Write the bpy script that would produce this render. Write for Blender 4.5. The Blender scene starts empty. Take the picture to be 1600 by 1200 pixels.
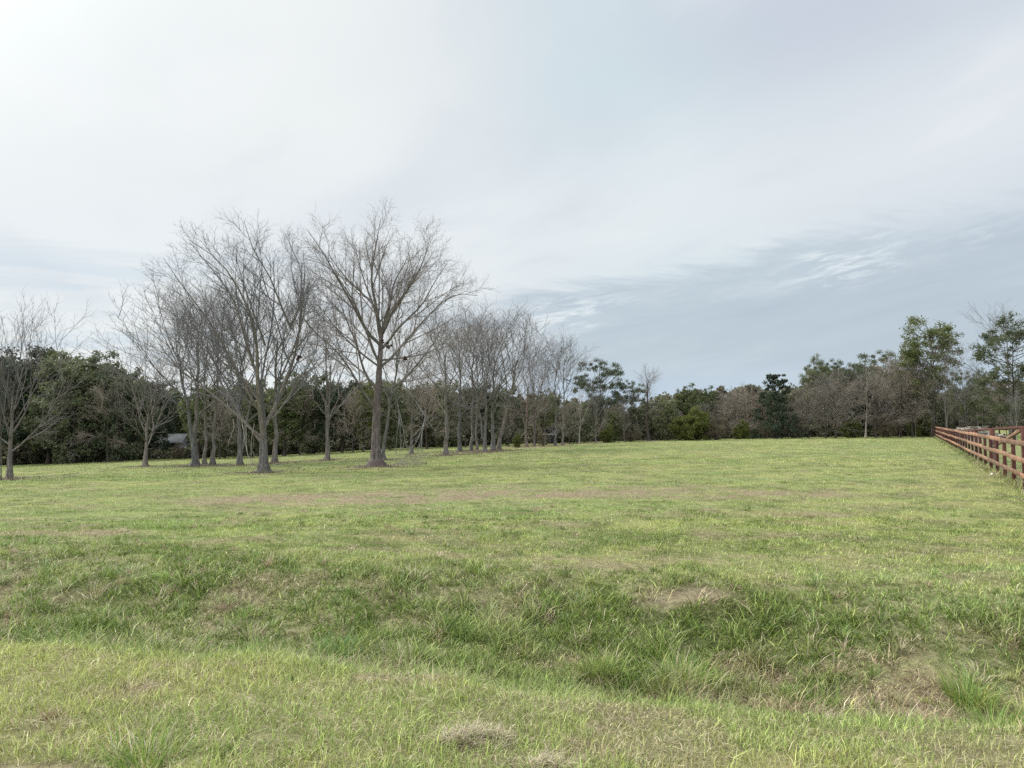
import bpy, math, random
import numpy as np
from mathutils import Vector

# ------------------------------------------------------------------ camera, sky, sun, exposure
SC = bpy.context.scene
COL = SC.collection
F = 1150.0            # focal length in pixels of the 1600 px wide photograph
EYE = 1.6
cam_d = bpy.data.cameras.new('camera')
cam = bpy.data.objects.new('camera', cam_d); COL.objects.link(cam)
cam.location = (0, 0, EYE)
cam.rotation_euler = (math.radians(90 + 3.13), 0, 0)
cam_d.sensor_width = 36; cam_d.lens = F / 1600 * 36
cam_d.clip_start = 0.05; cam_d.clip_end = 6000
SC.camera = cam
SC.view_settings.view_transform = 'Standard'
SC.view_settings.look = 'None'
SC.view_settings.exposure = 0.0
SC.view_settings.gamma = 1.0
SC.cycles.use_denoising = False
SC.cycles.sample_clamp_indirect = 3
SC.cycles.sample_clamp_direct = 8
SC.cycles.max_bounces = 6
SC.cycles.diffuse_bounces = 3
SC.cycles.transmission_bounces = 3
SC.cycles.transparent_max_bounces = 4
SC.cycles.caustics_reflective = False
SC.cycles.caustics_refractive = False

EXPO = 0.85                    # the phone exposed for the field
SUN_AZ = math.radians(-58)     # measured from the view direction (+y), negative = to the left
SUN_EL = math.radians(44)


class NT:
    """tiny helper for node trees"""
    def __init__(s, tree): s.t = tree; s.n = tree.nodes; s.l = tree.links
    def add(s, typ, **kw):
        n = s.n.new(typ)
        for k, v in kw.items(): setattr(n, k, v)
        return n
    def put(s, sock, v):
        if v is None: return
        if hasattr(v, 'node'): s.l.new(v, sock)
        else: sock.default_value = v
    def m(s, op, a, b=None, c=None, clamp=False):
        n = s.add('ShaderNodeMath', operation=op, use_clamp=clamp)
        s.put(n.inputs[0], a); s.put(n.inputs[1], b); s.put(n.inputs[2], c)
        return n.outputs[0]
    def mix(s, f, a, b, blend='MIX'):
        n = s.add('ShaderNodeMix', data_type='RGBA', blend_type=blend)
        s.put(n.inputs[0], f); s.put(n.inputs[6], a); s.put(n.inputs[7], b)
        return n.outputs[2]
    def step(s, v, lo, hi):
        n = s.add('ShaderNodeMapRange', interpolation_type='SMOOTHSTEP')
        s.put(n.inputs[0], v); n.inputs[1].default_value = lo; n.inputs[2].default_value = hi
        return n.outputs[0]
    def noise(s, vec, scale, detail=4, rough=.55, dist=0.0):
        n = s.add('ShaderNodeTexNoise')
        s.put(n.inputs['Vector'], vec); n.inputs['Scale'].default_value = scale
        n.inputs['Detail'].default_value = detail; n.inputs['Roughness'].default_value = rough
        n.inputs['Distortion'].default_value = dist
        return n.outputs['Fac']
    def comb(s, x, y, z):
        n = s.add('ShaderNodeCombineXYZ'); s.put(n.inputs[0], x); s.put(n.inputs[1], y); s.put(n.inputs[2], z)
        return n.outputs[0]


def c4(r, g, b): return (r, g, b, 1)


def build_world():
    w = bpy.data.worlds.new('World'); SC.world = w; w.use_nodes = True
    T = NT(w.node_tree); T.n.clear()
    out = T.add('ShaderNodeOutputWorld'); bg = T.add('ShaderNodeBackground')
    T.l.new(bg.outputs[0], out.inputs[0])
    sky = T.add('ShaderNodeTexSky', sky_type='NISHITA', sun_disc=False)
    sky.sun_elevation = SUN_EL; sky.sun_rotation = SUN_AZ
    tc = T.add('ShaderNodeTexCoord')
    sep = T.add('ShaderNodeSeparateXYZ'); T.l.new(tc.outputs['Generated'], sep.inputs[0])
    x, y, z = sep.outputs
    zc = T.m('MAXIMUM', z, 0.0)
    hor = T.m('SQRT', T.m('ADD', T.m('MULTIPLY', x, x), T.m('MULTIPLY', y, y)))
    t = T.m('DIVIDE', zc, T.m('MAXIMUM', hor, 0.05))
    az = T.m('ARCTAN2', x, y)
    k = T.m('ADD', zc, 0.09)
    px = T.m('DIVIDE', x, k); py = T.m('DIVIDE', y, k)
    plane = T.comb(px, py, 0.0)
    # rotate the cloud plane a little so that the streaks run up to the right
    st = T.comb(T.m('MULTIPLY', T.m('ADD', px, T.m('MULTIPLY', py, 0.25)), 0.75), T.m('MULTIPLY', T.m('SUBTRACT', py, T.m('MULTIPLY', px, 0.25)), 1.7), 0.3)
    n1 = T.noise(st, 1.1, 7, .58, 0.4)
    n2 = T.noise(st, 4.5, 6, .62, 0.3)
    n3 = T.noise(plane, 0.42, 4, .5)
    n4 = T.noise(plane, 1.6, 5, .55)
    # high veil: white on the left, violet-grey and pale turquoise on the right
    side = T.m('ADD', az, T.m('MULTIPLY', T.m('SUBTRACT', n3, .5), 0.55))
    warp = T.m('MULTIPLY', T.m('SUBTRACT', n3, .5), .5)
    fr = T.step(T.m('ADD', T.m('ADD', az, warp), T.m('MULTIPLY', t, .25)), -.22, .42)
    veil = T.mix(fr, c4(.85, .885, .885), c4(.60, .67, .745))
    tq = T.m('MULTIPLY', T.step(T.m('ABSOLUTE', T.m('SUBTRACT', T.m('ADD', T.m('ADD', az, warp), T.m('MULTIPLY', t, .55)), 0.36)), .34, .0), T.step(T.m('ADD', az, warp), -.15, .25))
    veil = T.mix(T.m('MULTIPLY', tq, .85), veil, c4(.65, .77, .805))
    hi_r = T.m('MULTIPLY', T.step(T.m('ADD', T.m('ADD', az, warp), T.m('MULTIPLY', T.m('SUBTRACT', t, .42), 1.0)), .1, .6), 0.5)
    veil = T.mix(hi_r, veil, c4(.58, .625, .72))
    lw = T.m('MULTIPLY', T.step(T.m('ABSOLUTE', T.m('SUBTRACT', T.m('ADD', t, T.m('MULTIPLY', warp, .15)), T.m('ADD', .27, T.m('MULTIPLY', az, .14)))), .2, .0), .75)
    veil = T.mix(lw, veil, c4(.81, .855, .88))
    n6 = T.noise(T.comb(T.m('MULTIPLY', T.m('ADD', px, T.m('MULTIPLY', py, .6)), 1.0), T.m('MULTIPLY', T.m('SUBTRACT', py, T.m('MULTIPLY', px, .6)), .45), 4.0), 1.5, 5, .5, .4)
    veil = T.mix(T.m('MULTIPLY', T.step(n6, .50, .72), .42), veil, c4(.62, .68, .75))
    veil = T.mix(T.m('MULTIPLY', T.step(n6, .48, .25), .5), veil, c4(.90, .925, .935))
    veil = T.mix(T.m('MULTIPLY', T.step(n4, .4, .75), .08), veil, c4(.60, .66, .72))
    # low deck of blue-grey cloud, its ragged edge climbing to the right with torn bright streaks just below it
    edge = T.m('MINIMUM', T.m('ADD', .182, T.m('MULTIPLY', az, .17)), T.m('ADD', .235, T.m('MULTIPLY', az, .03)))
    rag = T.m('ADD', T.m('MULTIPLY', T.m('SUBTRACT', n1, .5), .13), T.m('MULTIPLY', T.m('SUBTRACT', n2, .5), .05))
    dd = T.m('ADD', T.m('SUBTRACT', edge, t), rag)
    right = T.step(T.m('ADD', az, T.m('MULTIPLY', T.m('SUBTRACT', n1, .5), .5)), -.2, .12)
    deckm = T.m('MULTIPLY', T.step(dd, -.012, .03), right)
    low = T.step(t, .10, .0)
    deck = T.mix(low, c4(.495, .58, .655), c4(.46, .60, .78))
    sy = T.m('SUBTRACT', t, T.m('MULTIPLY', az, .15))
    nf = T.noise(T.comb(T.m('MULTIPLY', az, 11.0), T.m('MULTIPLY', sy, 60.0), 0.0), 1.0, 10, .74, .35)
    ng = T.noise(T.comb(T.m('MULTIPLY', az, 3.0), T.m('MULTIPLY', sy, 16.0), 3.0), 1.0, 6, .6, .6)
    deck = T.mix(T.m('MULTIPLY', T.step(ng, .42, .68), .5), deck, c4(.60, .69, .755))
    deck = T.mix(T.m('MULTIPLY', T.step(ng, .45, .28), .4), deck, c4(.41, .50, .59))
    band = T.step(T.m('ABSOLUTE', T.m('SUBTRACT', sy, T.m('ADD', .137, T.m('MULTIPLY', T.m('SUBTRACT', n3, .5), .05)))), .042, .004)
    gap = T.step(T.noise(T.comb(T.m('MULTIPLY', az, 6.0), 0.0, 9.0), 1.0, 2), .46, .64)
    st1 = T.m('MULTIPLY', T.m('MULTIPLY', T.step(nf, .44, .62), band), T.m('ADD', .12, T.m('MULTIPLY', gap, .88)))
    st2 = T.m('MULTIPLY', T.step(nf, .58, .78), .22)
    deck = T.mix(T.m('MAXIMUM', st1, st2), deck, c4(.84, .90, .925))
    col = T.mix(T.m('MULTIPLY', deckm, .92), veil, deck)
    # thin blue-grey streaks low on the left
    ls = T.m('MULTIPLY', T.m('MULTIPLY', T.step(az, .0, -.3), T.step(n1, .50, .66)), T.m('MULTIPLY', T.step(t, .27, .14), .6))
    col = T.mix(ls, col, c4(.55, .66, .76))
    hz = T.m('MULTIPLY', T.step(t, .07, .0), .55)
    col = T.mix(hz, col, c4(.60, .70, .82))
    # the bright thin cloud around the hidden sun, out of frame to the upper left
    s = Vector((math.cos(SUN_EL) * math.sin(SUN_AZ), math.cos(SUN_EL) * math.cos(SUN_AZ), math.sin(SUN_EL)))
    dt = T.m('ADD', T.m('ADD', T.m('MULTIPLY', x, s.x), T.m('MULTIPLY', y, s.y)), T.m('MULTIPLY', z, s.z))
    glow = T.m('POWER', T.m('MAXIMUM', dt, 0.0), 26.0)
    zen = T.m('MULTIPLY', T.step(z, .60, .9), .8)  # extra zenith brightness, added above the visible sky to light the field
    back = T.m('MULTIPLY', T.step(y, .25, -.4), 1.7)  # sky behind the camera brightened to light the camera-facing sides
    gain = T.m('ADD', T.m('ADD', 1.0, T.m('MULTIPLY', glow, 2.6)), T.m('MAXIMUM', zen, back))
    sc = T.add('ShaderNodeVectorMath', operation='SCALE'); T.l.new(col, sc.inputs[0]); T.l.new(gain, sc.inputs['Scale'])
    nis = T.add('ShaderNodeVectorMath', operation='SCALE'); T.l.new(sky.outputs[0], nis.inputs[0]); nis.inputs['Scale'].default_value = .08
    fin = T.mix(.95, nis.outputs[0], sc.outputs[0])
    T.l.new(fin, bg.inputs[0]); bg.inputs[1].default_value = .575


build_world()
sd = bpy.data.lights.new('sun', 'SUN'); sd.energy = 2.7; sd.angle = math.radians(11); sd.color = (1, .95, .87)
sun = bpy.data.objects.new('sun', sd); COL.objects.link(sun)
sun.rotation_euler = Vector((-math.cos(SUN_EL) * math.sin(SUN_AZ), -math.cos(SUN_EL) * math.cos(SUN_AZ), -math.sin(SUN_EL))).to_track_quat('-Z', 'Y').to_euler()
SC.view_settings.exposure = EXPO


# ------------------------------------------------------------------ numpy helpers
def h2(ix, iy, seed):
    n = (ix.astype(np.int64) * 374761393 + iy.astype(np.int64) * 668265263 + seed * 974634777) & 0x7fffffff
    n = ((n ^ (n >> 13)) * 1274126177) & 0x7fffffff
    n = (n ^ (n >> 16)) & 0xffffff
    return n / float(0xffffff)


def vnoise(x, y, seed):
    ix = np.floor(x); iy = np.floor(y); fx = x - ix; fy = y - iy
    fx = fx * fx * (3 - 2 * fx); fy = fy * fy * (3 - 2 * fy)
    a = h2(ix, iy, seed); b = h2(ix + 1, iy, seed); c = h2(ix, iy + 1, seed); d = h2(ix + 1, iy + 1, seed)
    return (a * (1 - fx) + b * fx) * (1 - fy) + (c * (1 - fx) + d * fx) * fy


def fbm(x, y, seed, octv=4):
    s = 0; a = .5; t = 0
    for i in range(octv):
        s = s + a * vnoise(x, y, seed + i * 17); t += a; a *= .55; x = x * 2.03 + 5.1; y = y * 2.03 + 1.7
    return s / t


def sm(x, a, b):
    t = np.clip((x - a) / (b - a), 0, 1); return t * t * (3 - 2 * t)


US = np.array([-3, -.7, -.5, -.35, -.2, -.09, .06, .19, .4, .57, 3])
SS = np.array([.06, .041, .030, .0265, .0155, .0100, .0062, .0020, -.0008, -.0028, -.0028])
UU = np.linspace(-3, 3, 601); SSM = np.convolve(np.pad(np.interp(UU, US, SS), 9, mode='edge'), np.ones(19) / 19, 'valid')


def ditch_v(x, y): return (x + 3.9) * .226 + (y - 5.63) * .974 + .45 * (fbm(x * .5, y * .5, 71, 2) - .5) * 2 + .25 * (fbm(x * 2.1, y * 2.1, 72, 2) - .5)


def hz(x, y, micro=True):
    x = np.asarray(x, float); y = np.asarray(y, float)
    u = x / np.maximum(y, 12.0)
    s = np.interp(u, UU, SSM)
    z = -s * (np.clip(y, 12, 115) - 12)
    v = ditch_v(x, y)
    z = z - .2 * sm(v, .5, 3.0)
    dep = .46 + .24 * sm(x, -2, 4)
    z = z - dep * sm(v, -.1, 1.0) * (1 - sm(v, 1.7, 4.6))
    if micro:
        far = 1 / (1 + np.maximum(y, 0) * .02)
        z = z + (fbm(x * .35, y * .35, 3, 3) - .5) * .16 * sm(v, 0, 4) * far + (fbm(x * 1.7, y * 1.7, 9, 3) - .5) * .07
    return z


def X(px, D): return (px - 800) / F * D
def P(px, D, dz=0.0):
    x = X(px, D); return (x, D, float(hz(x, D)) + dz)
def ZY(py, D): return EYE + (663 - py) * D / F          # height of a pixel row at depth D


def mesh_obj(name, verts, faces, mat, parent=None, col=None, smooth=False):
    """faces: list of int arrays (n,k)."""
    me = bpy.data.meshes.new(name)
    verts = np.asarray(verts, np.float32).reshape(-1, 3)
    faces = [np.asarray(f, np.int32) for f in faces if len(f)]
    me.vertices.add(len(verts)); me.vertices.foreach_set('co', verts.ravel())
    nl = sum(f.size for f in faces); nf = sum(len(f) for f in faces)
    me.loops.add(nl); me.loops.foreach_set('vertex_index', np.concatenate([f.ravel() for f in faces]))
    me.polygons.add(nf)
    st = []; o = 0
    for f in faces:
        st.append(o + np.arange(len(f), dtype=np.int32) * f.shape[1]); o += f.size
    me.polygons.foreach_set('loop_start', np.concatenate(st).astype(np.int32))
    if smooth: me.polygons.foreach_set('use_smooth', np.ones(nf, bool))
    me.update(calc_edges=True)
    if col is not None:
        a = me.color_attributes.new('tint', 'FLOAT_COLOR', 'POINT')
        c = np.ones((len(verts), 4), np.float32); c[:, :3] = col
        a.data.foreach_set('color', c.ravel())
    if mat: me.materials.append(mat)
    ob = bpy.data.objects.new(name, me); COL.objects.link(ob)
    if parent: ob.parent = parent
    return ob


def tag(o, label=None, cat=None, group=None, kind=None):
    if label: o['label'] = label
    if cat: o['category'] = cat
    if group: o['group'] = group
    if kind: o['kind'] = kind
    return o


def empty(name, loc=(0, 0, 0), rz=0.0):
    o = bpy.data.objects.new(name, None); COL.objects.link(o); o.location = loc; o.rotation_euler = (0, 0, rz)
    o.empty_display_size = .3
    return o


class MB:
    """collects boxes and tubes of one part"""
    def __init__(s): s.v = []; s.f4 = []; s.f3 = []; s.n = 0
    def add(s, v, f4=None, f3=None):
        v = np.asarray(v, float).reshape(-1, 3)
        if f4 is not None and len(f4): s.f4.append(np.asarray(f4) + s.n)
        if f3 is not None and len(f3): s.f3.append(np.asarray(f3) + s.n)
        s.v.append(v); s.n += len(v)
    def box(s, a, b, w, h, up=(0, 0, 1), bev=.008, jit=0):
        """beam from a to b, width w (sideways), height h (up), chamfered edges"""
        a = np.array(a, float); b = np.array(b, float); d = b - a; L = np.linalg.norm(d); d /= L
        up = np.array(up, float); sx = np.cross(d, up); sx /= np.linalg.norm(sx); uz = np.cross(sx, d)
        w2, hh, e = w / 2, h / 2, min(bev, w * .2, h * .2)
        prof = [(-w2 + e, -hh), (w2 - e, -hh), (w2, -hh + e), (w2, hh - e), (w2 - e, hh), (-w2 + e, hh), (-w2, hh - e), (-w2, -hh + e)]
        v = []
        for q in (0, e, L - e, L):
            k = 1 if 0 < q < L else 1 - e / max(w2, hh) * .9
            for (px_, pz_) in prof: v.append(a + d * q + sx * px_ * k + uz * pz_ * k)
        f = [[i * 8 + j, i * 8 + (j + 1) % 8, (i + 1) * 8 + (j + 1) % 8, (i + 1) * 8 + j] for i in range(3) for j in range(8)]
        for o in (0, 24):
            f += [[o, o + 1, o + 2, o + 7], [o + 2, o + 3, o + 6, o + 7], [o + 3, o + 4, o + 5, o + 6]]
        s.add(v, f)
    def tube(s, pts, rad, sides=7):
        v, f = tubes(np.array(pts, float)[None], np.array(rad, float)[None], sides); s.add(v, f)
    def build(s, name, mat, parent=None, smooth=False, **k):
        return mesh_obj(name, np.concatenate(s.v), [np.concatenate(s.f4) if s.f4 else [], np.concatenate(s.f3) if s.f3 else []], mat, parent, smooth=smooth, **k)


def tubes(pts, rad, sides):
    """pts (N,K,3), rad (N,K) -> verts, quads"""
    N, K, _ = pts.shape
    tan = np.gradient(pts, axis=1); tan /= np.linalg.norm(tan, axis=2, keepdims=True) + 1e-9
    ref = np.where(np.abs(tan[:, :1, 2:3]) > .9, np.array([[[1., 0, 0]]]), np.array([[[0., 0, 1]]]))
    ref = np.repeat(ref, K, 1)
    n1 = np.cross(tan, ref); n1 /= np.linalg.norm(n1, axis=2, keepdims=True) + 1e-9
    n2 = np.cross(tan, n1)
    a = np.arange(sides) * 2 * np.pi / sides
    v = pts[:, :, None, :] + rad[:, :, None, None] * (n1[:, :, None, :] * np.cos(a)[None, None, :, None] + n2[:, :, None, :] * np.sin(a)[None, None, :, None])
    if sides >= 10:      # trunks: buttressed foot and uneven section
        zf = np.exp(-np.maximum(pts[:, :, None, 2], 0) / .32)[..., None]
        k = 1 + .42 * zf * np.maximum(0, np.sin(a * 5 + 1.3))[None, None, :, None] + .05 * np.sin(a * 3 + 2)[None, None, :, None] * np.ones_like(zf)
        v = pts[:, :, None, :] + (v - pts[:, :, None, :]) * k
    base = (np.arange(N) * K * sides)[:, None, None]; i = (np.arange(K - 1) * sides)[None, :, None]; j = np.arange(sides)[None, None, :]; j2 = (j + 1) % sides
    f = np.stack([base + i + j, base + i + j2, base + i + sides + j2, base + i + sides + j], -1).reshape(-1, 4)
    return v.reshape(-1, 3), f


# ------------------------------------------------------------------ materials
def newmat(name):
    m = bpy.data.materials.new(name); m.use_nodes = True; T = NT(m.node_tree); T.n.clear()
    out = T.add('ShaderNodeOutputMaterial'); b = T.add('ShaderNodeBsdfPrincipled')
    T.l.new(b.outputs[0], out.inputs[0]); b.inputs['Roughness'].default_value = .85
    b.inputs['Specular IOR Level'].default_value = .25
    return m, T, b, out


def mat_blades():
    m, T, b, out = newmat('grass blades')
    a = T.add('ShaderNodeAttribute', attribute_name='tint')
    T.l.new(a.outputs['Color'], b.inputs['Base Color']); b.inputs['Roughness'].default_value = .55
    b.inputs['Specular IOR Level'].default_value = .35
    tr = T.add('ShaderNodeBsdfTranslucent'); T.l.new(a.outputs['Color'], tr.inputs[0])
    mx = T.add('ShaderNodeMixShader'); mx.inputs[0].default_value = .2
    T.l.new(b.outputs[0], mx.inputs[1]); T.l.new(tr.outputs[0], mx.inputs[2]); T.l.new(mx.outputs[0], out.inputs[0])
    return m


def mat_ground():
    m, T, b, out = newmat('turf')
    a = T.add('ShaderNodeAttribute', attribute_name='tint')
    g = T.add('ShaderNodeNewGeometry'); pos = g.outputs['Position']
    f1 = T.noise(pos, 9, 6, .7); f2 = T.noise(pos, 1.1, 5, .65)
    mp = T.add('ShaderNodeMapping'); T.l.new(pos, mp.inputs[0]); mp.inputs['Scale'].default_value = (.5, 1.6, 1)
    f3 = T.noise(mp.outputs[0], 1.0, 6, .7)
    c = T.mix(T.m('MULTIPLY', T.step(f1, .38, .72), .55), a.outputs['Color'], c4(.40, .37, .22))
    c = T.mix(T.m('MULTIPLY', T.step(f2, .52, .72), .45), c, c4(.17, .235, .075))
    c = T.mix(T.m('MULTIPLY', T.step(f3, .5, .75), .35), c, c4(.36, .36, .16))
    T.l.new(c, b.inputs['Base Color'])
    bp = T.add('ShaderNodeBump'); bp.inputs['Strength'].default_value = .9; bp.inputs['Distance'].default_value = .05
    T.l.new(T.noise(pos, 25, 5, .7), bp.inputs['Height']); T.l.new(bp.outputs[0], b.inputs['Normal'])
    b.inputs['Roughness'].default_value = 1.0; b.inputs['Specular IOR Level'].default_value = .1
    return m


def mat_bark(name, c1, c2, c3, scale=6):
    m, T, b, out = newmat(name)
    tc = T.add('ShaderNodeTexCoord'); oi = T.add('ShaderNodeObjectInfo')
    mp = T.add('ShaderNodeMapping'); T.l.new(tc.outputs['Object'], mp.inputs[0]); mp.inputs['Scale'].default_value = (1, 1, .16)
    n = T.noise(mp.outputs[0], scale * 2.2, 6, .75); n2 = T.noise(tc.outputs['Object'], 1.1, 5, .65)
    c = T.mix(T.step(n, .40, .60), c4(*c1), c4(*c2)); c = T.mix(T.step(n2, .45, .62), c, c4(*c3))
    c = T.mix(1.0, c, T.mix(oi.outputs['Random'], c4(.74, .78, .82), c4(1.15, 1.08, 1.02)), 'MULTIPLY')
    T.l.new(c, b.inputs['Base Color'])
    bp = T.add('ShaderNodeBump'); bp.inputs['Strength'].default_value = 1.0; bp.inputs['Distance'].default_value = .09
    T.l.new(n, bp.inputs['Height']); T.l.new(bp.outputs[0], b.inputs['Normal'])
    return m


def mat_leaf(name, c1, c2, c3, tr_amt=.42):
    m, T, b, out = newmat(name)
    g = T.add('ShaderNodeNewGeometry'); oi = T.add('ShaderNodeObjectInfo')
    n = T.noise(g.outputs['Position'], .7, 3)
    c = T.mix(g.outputs['Random Per Island'], c4(*c1), c4(*c2)); c = T.mix(T.m('MULTIPLY', T.step(n, .42, .65), .7), c, c4(*c3))
    c = T.mix(1.0, c, T.mix(oi.outputs['Random'], c4(.7, .72, .72), c4(1.3, 1.2, 1.05)), 'MULTIPLY')
    T.l.new(c, b.inputs['Base Color']); b.inputs['Roughness'].default_value = .6
    tr = T.add('ShaderNodeBsdfTranslucent'); T.l.new(c, tr.inputs[0])
    mx = T.add('ShaderNodeMixShader'); mx.inputs[0].default_value = tr_amt
    T.l.new(b.outputs[0], mx.inputs[1]); T.l.new(tr.outputs[0], mx.inputs[2]); T.l.new(mx.outputs[0], out.inputs[0])
    return m


def mat_wood(name, c1, c2, c3, rough=.75):
    m, T, b, out = newmat(name)
    tc = T.add('ShaderNodeTexCoord'); g = T.add('ShaderNodeNewGeometry'); oi = T.add('ShaderNodeObjectInfo')
    n = T.noise(g.outputs['Position'], 1.3, 5, .6); n2 = T.noise(g.outputs['Position'], 14, 5, .7)
    c = T.mix(T.step(n, .35, .65), c4(*c1), c4(*c2)); c = T.mix(T.m('MULTIPLY', T.step(n2, .5, .75), .5), c, c4(*c3))
    c = T.mix(1.0, c, T.mix(oi.outputs['Random'], c4(.62, .64, .66), c4(1.3, 1.25, 1.2)), 'MULTIPLY')
    T.l.new(c, b.inputs['Base Color']); b.inputs['Roughness'].default_value = rough
    bp = T.add('ShaderNodeBump'); bp.inputs['Strength'].default_value = .4; bp.inputs['Distance'].default_value = .01
    T.l.new(n2, bp.inputs['Height']); T.l.new(bp.outputs[0], b.inputs['Normal'])
    return m


def mat_plain(name, c, rough=.6, metal=0.0):
    m, T, b, out = newmat(name)
    g = T.add('ShaderNodeNewGeometry'); n = T.noise(g.outputs['Position'], 2.5, 5, .6)
    T.l.new(T.mix(T.m('MULTIPLY', T.step(n, .4, .75), .5), c4(*c), c4(*[q * .55 for q in c])), b.inputs['Base Color'])
    b.inputs['Roughness'].default_value = rough; b.inputs['Metallic'].default_value = metal
    return m


M_BLADE = mat_blades(); M_TURF = mat_ground()
M_BARK = mat_bark('grey bark', (.08, .072, .064), (.19, .172, .155), (.12, .112, .085))
M_TWIG = mat_bark('twig bark', (.15, .136, .133), (.25, .23, .228), (.19, .172, .165))
M_BARK_RED = mat_bark('reddish bark', (.070, .057, .050), (.20, .168, .15), (.12, .088, .075))
M_BARK_PALE = mat_bark('pale bark', (.24, .22, .20), (.40, .38, .34), (.20, .18, .15))
M_BARK_DARK = mat_bark('dark bark', (.03, .024, .02), (.08, .065, .055), (.05, .042, .035))
M_DEAD = mat_bark('dead twigs', (.17, .145, .12), (.31, .275, .235), (.21, .18, .145))
M_EVER = mat_leaf('evergreen leaves', (0.085, 0.106, 0.06), (0.175, 0.20, 0.11), (0.115, 0.135, 0.082))
M_EVER2 = mat_leaf('olive leaves', (0.062, 0.085, 0.032), (0.155, 0.18, 0.08), (0.1, 0.125, 0.055))
M_CEDAR = mat_leaf('cedar leaves', (.022, .036, .022), (.062, .085, .052), (.04, .056, .034), .2)
M_PALEG = mat_leaf('pale green leaves', (.06, .075, .04), (.125, .145, .08), (.085, .105, .055))
M_BUSH = mat_leaf('bush leaves', (0.058, 0.086, 0.018), (0.137, 0.151, 0.043), (0.086, 0.108, 0.029))
M_BROWN = mat_leaf('dry brown leaves', (.075, .062, .045), (.18, .15, .11), (.11, .105, .06))
M_WOODS = mat_leaf('far wood leaves', (0.07, 0.082, 0.055), (0.15, 0.16, 0.105), (0.125, 0.12, 0.09))
M_RAIL = mat_wood('weathered rail', (.20, .112, .074), (.28, .18, .122), (.12, .062, .044))
M_POST = mat_wood('stained post', (.05, .017, .014), (.085, .032, .024), (.03, .012, .01))
M_REDP = mat_wood('red brown beam', (.085, .032, .025), (.135, .054, .04), (.05, .022, .018))
M_WIRE = mat_plain('wire', (.42, .42, .38), .5, .6)
M_WHITE = mat_plain('pale metal roof', (.22, .22, .21), .8)
M_GREY = mat_plain('grey wall', (.30, .30, .30), .8)
M_GLASS = mat_plain('dark window', (.03, .035, .04), .15)
M_STONE = mat_plain('white stone', (.75, .72, .68), .8)

# ------------------------------------------------------------------ ground colour: where the turf is green, yellow, dead, bare
G_MID = np.array([.215, .315, .080]); G_YEL = np.array([.36, .395, .12]); G_LUSH = np.array([.112, .165, .028])
G_STRAW = np.array([.56, .49, .32]); G_DEAD = np.array([.31, .235, .155]); G_SOIL = np.array([.36, .28, .19])
G_BLUE = np.array([.235, .325, .11])


def ell(x, y, px, D, rx, ry, rot=0.0, soft=.55):
    cx = X(px, D); dx = x - cx; dy = y - D; c, s = math.cos(rot), math.sin(rot)
    q = ((dx * c + dy * s) / rx) ** 2 + ((-dx * s + dy * c) / ry) ** 2
    return 1 - sm(np.sqrt(q), soft, 1.25)


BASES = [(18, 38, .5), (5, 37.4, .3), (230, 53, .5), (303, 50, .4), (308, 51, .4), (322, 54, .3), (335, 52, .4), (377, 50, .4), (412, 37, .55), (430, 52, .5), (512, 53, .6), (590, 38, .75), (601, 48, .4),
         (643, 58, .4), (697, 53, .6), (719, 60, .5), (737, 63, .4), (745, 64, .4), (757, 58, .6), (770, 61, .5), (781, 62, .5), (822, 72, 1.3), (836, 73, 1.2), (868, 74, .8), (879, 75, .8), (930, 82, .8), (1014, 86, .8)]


def base_ring(x, y):  # worn, littered turf round each trunk, with shade under the tree painted in
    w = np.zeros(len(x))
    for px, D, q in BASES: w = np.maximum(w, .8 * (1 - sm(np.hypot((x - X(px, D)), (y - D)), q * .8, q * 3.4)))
    return w


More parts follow.
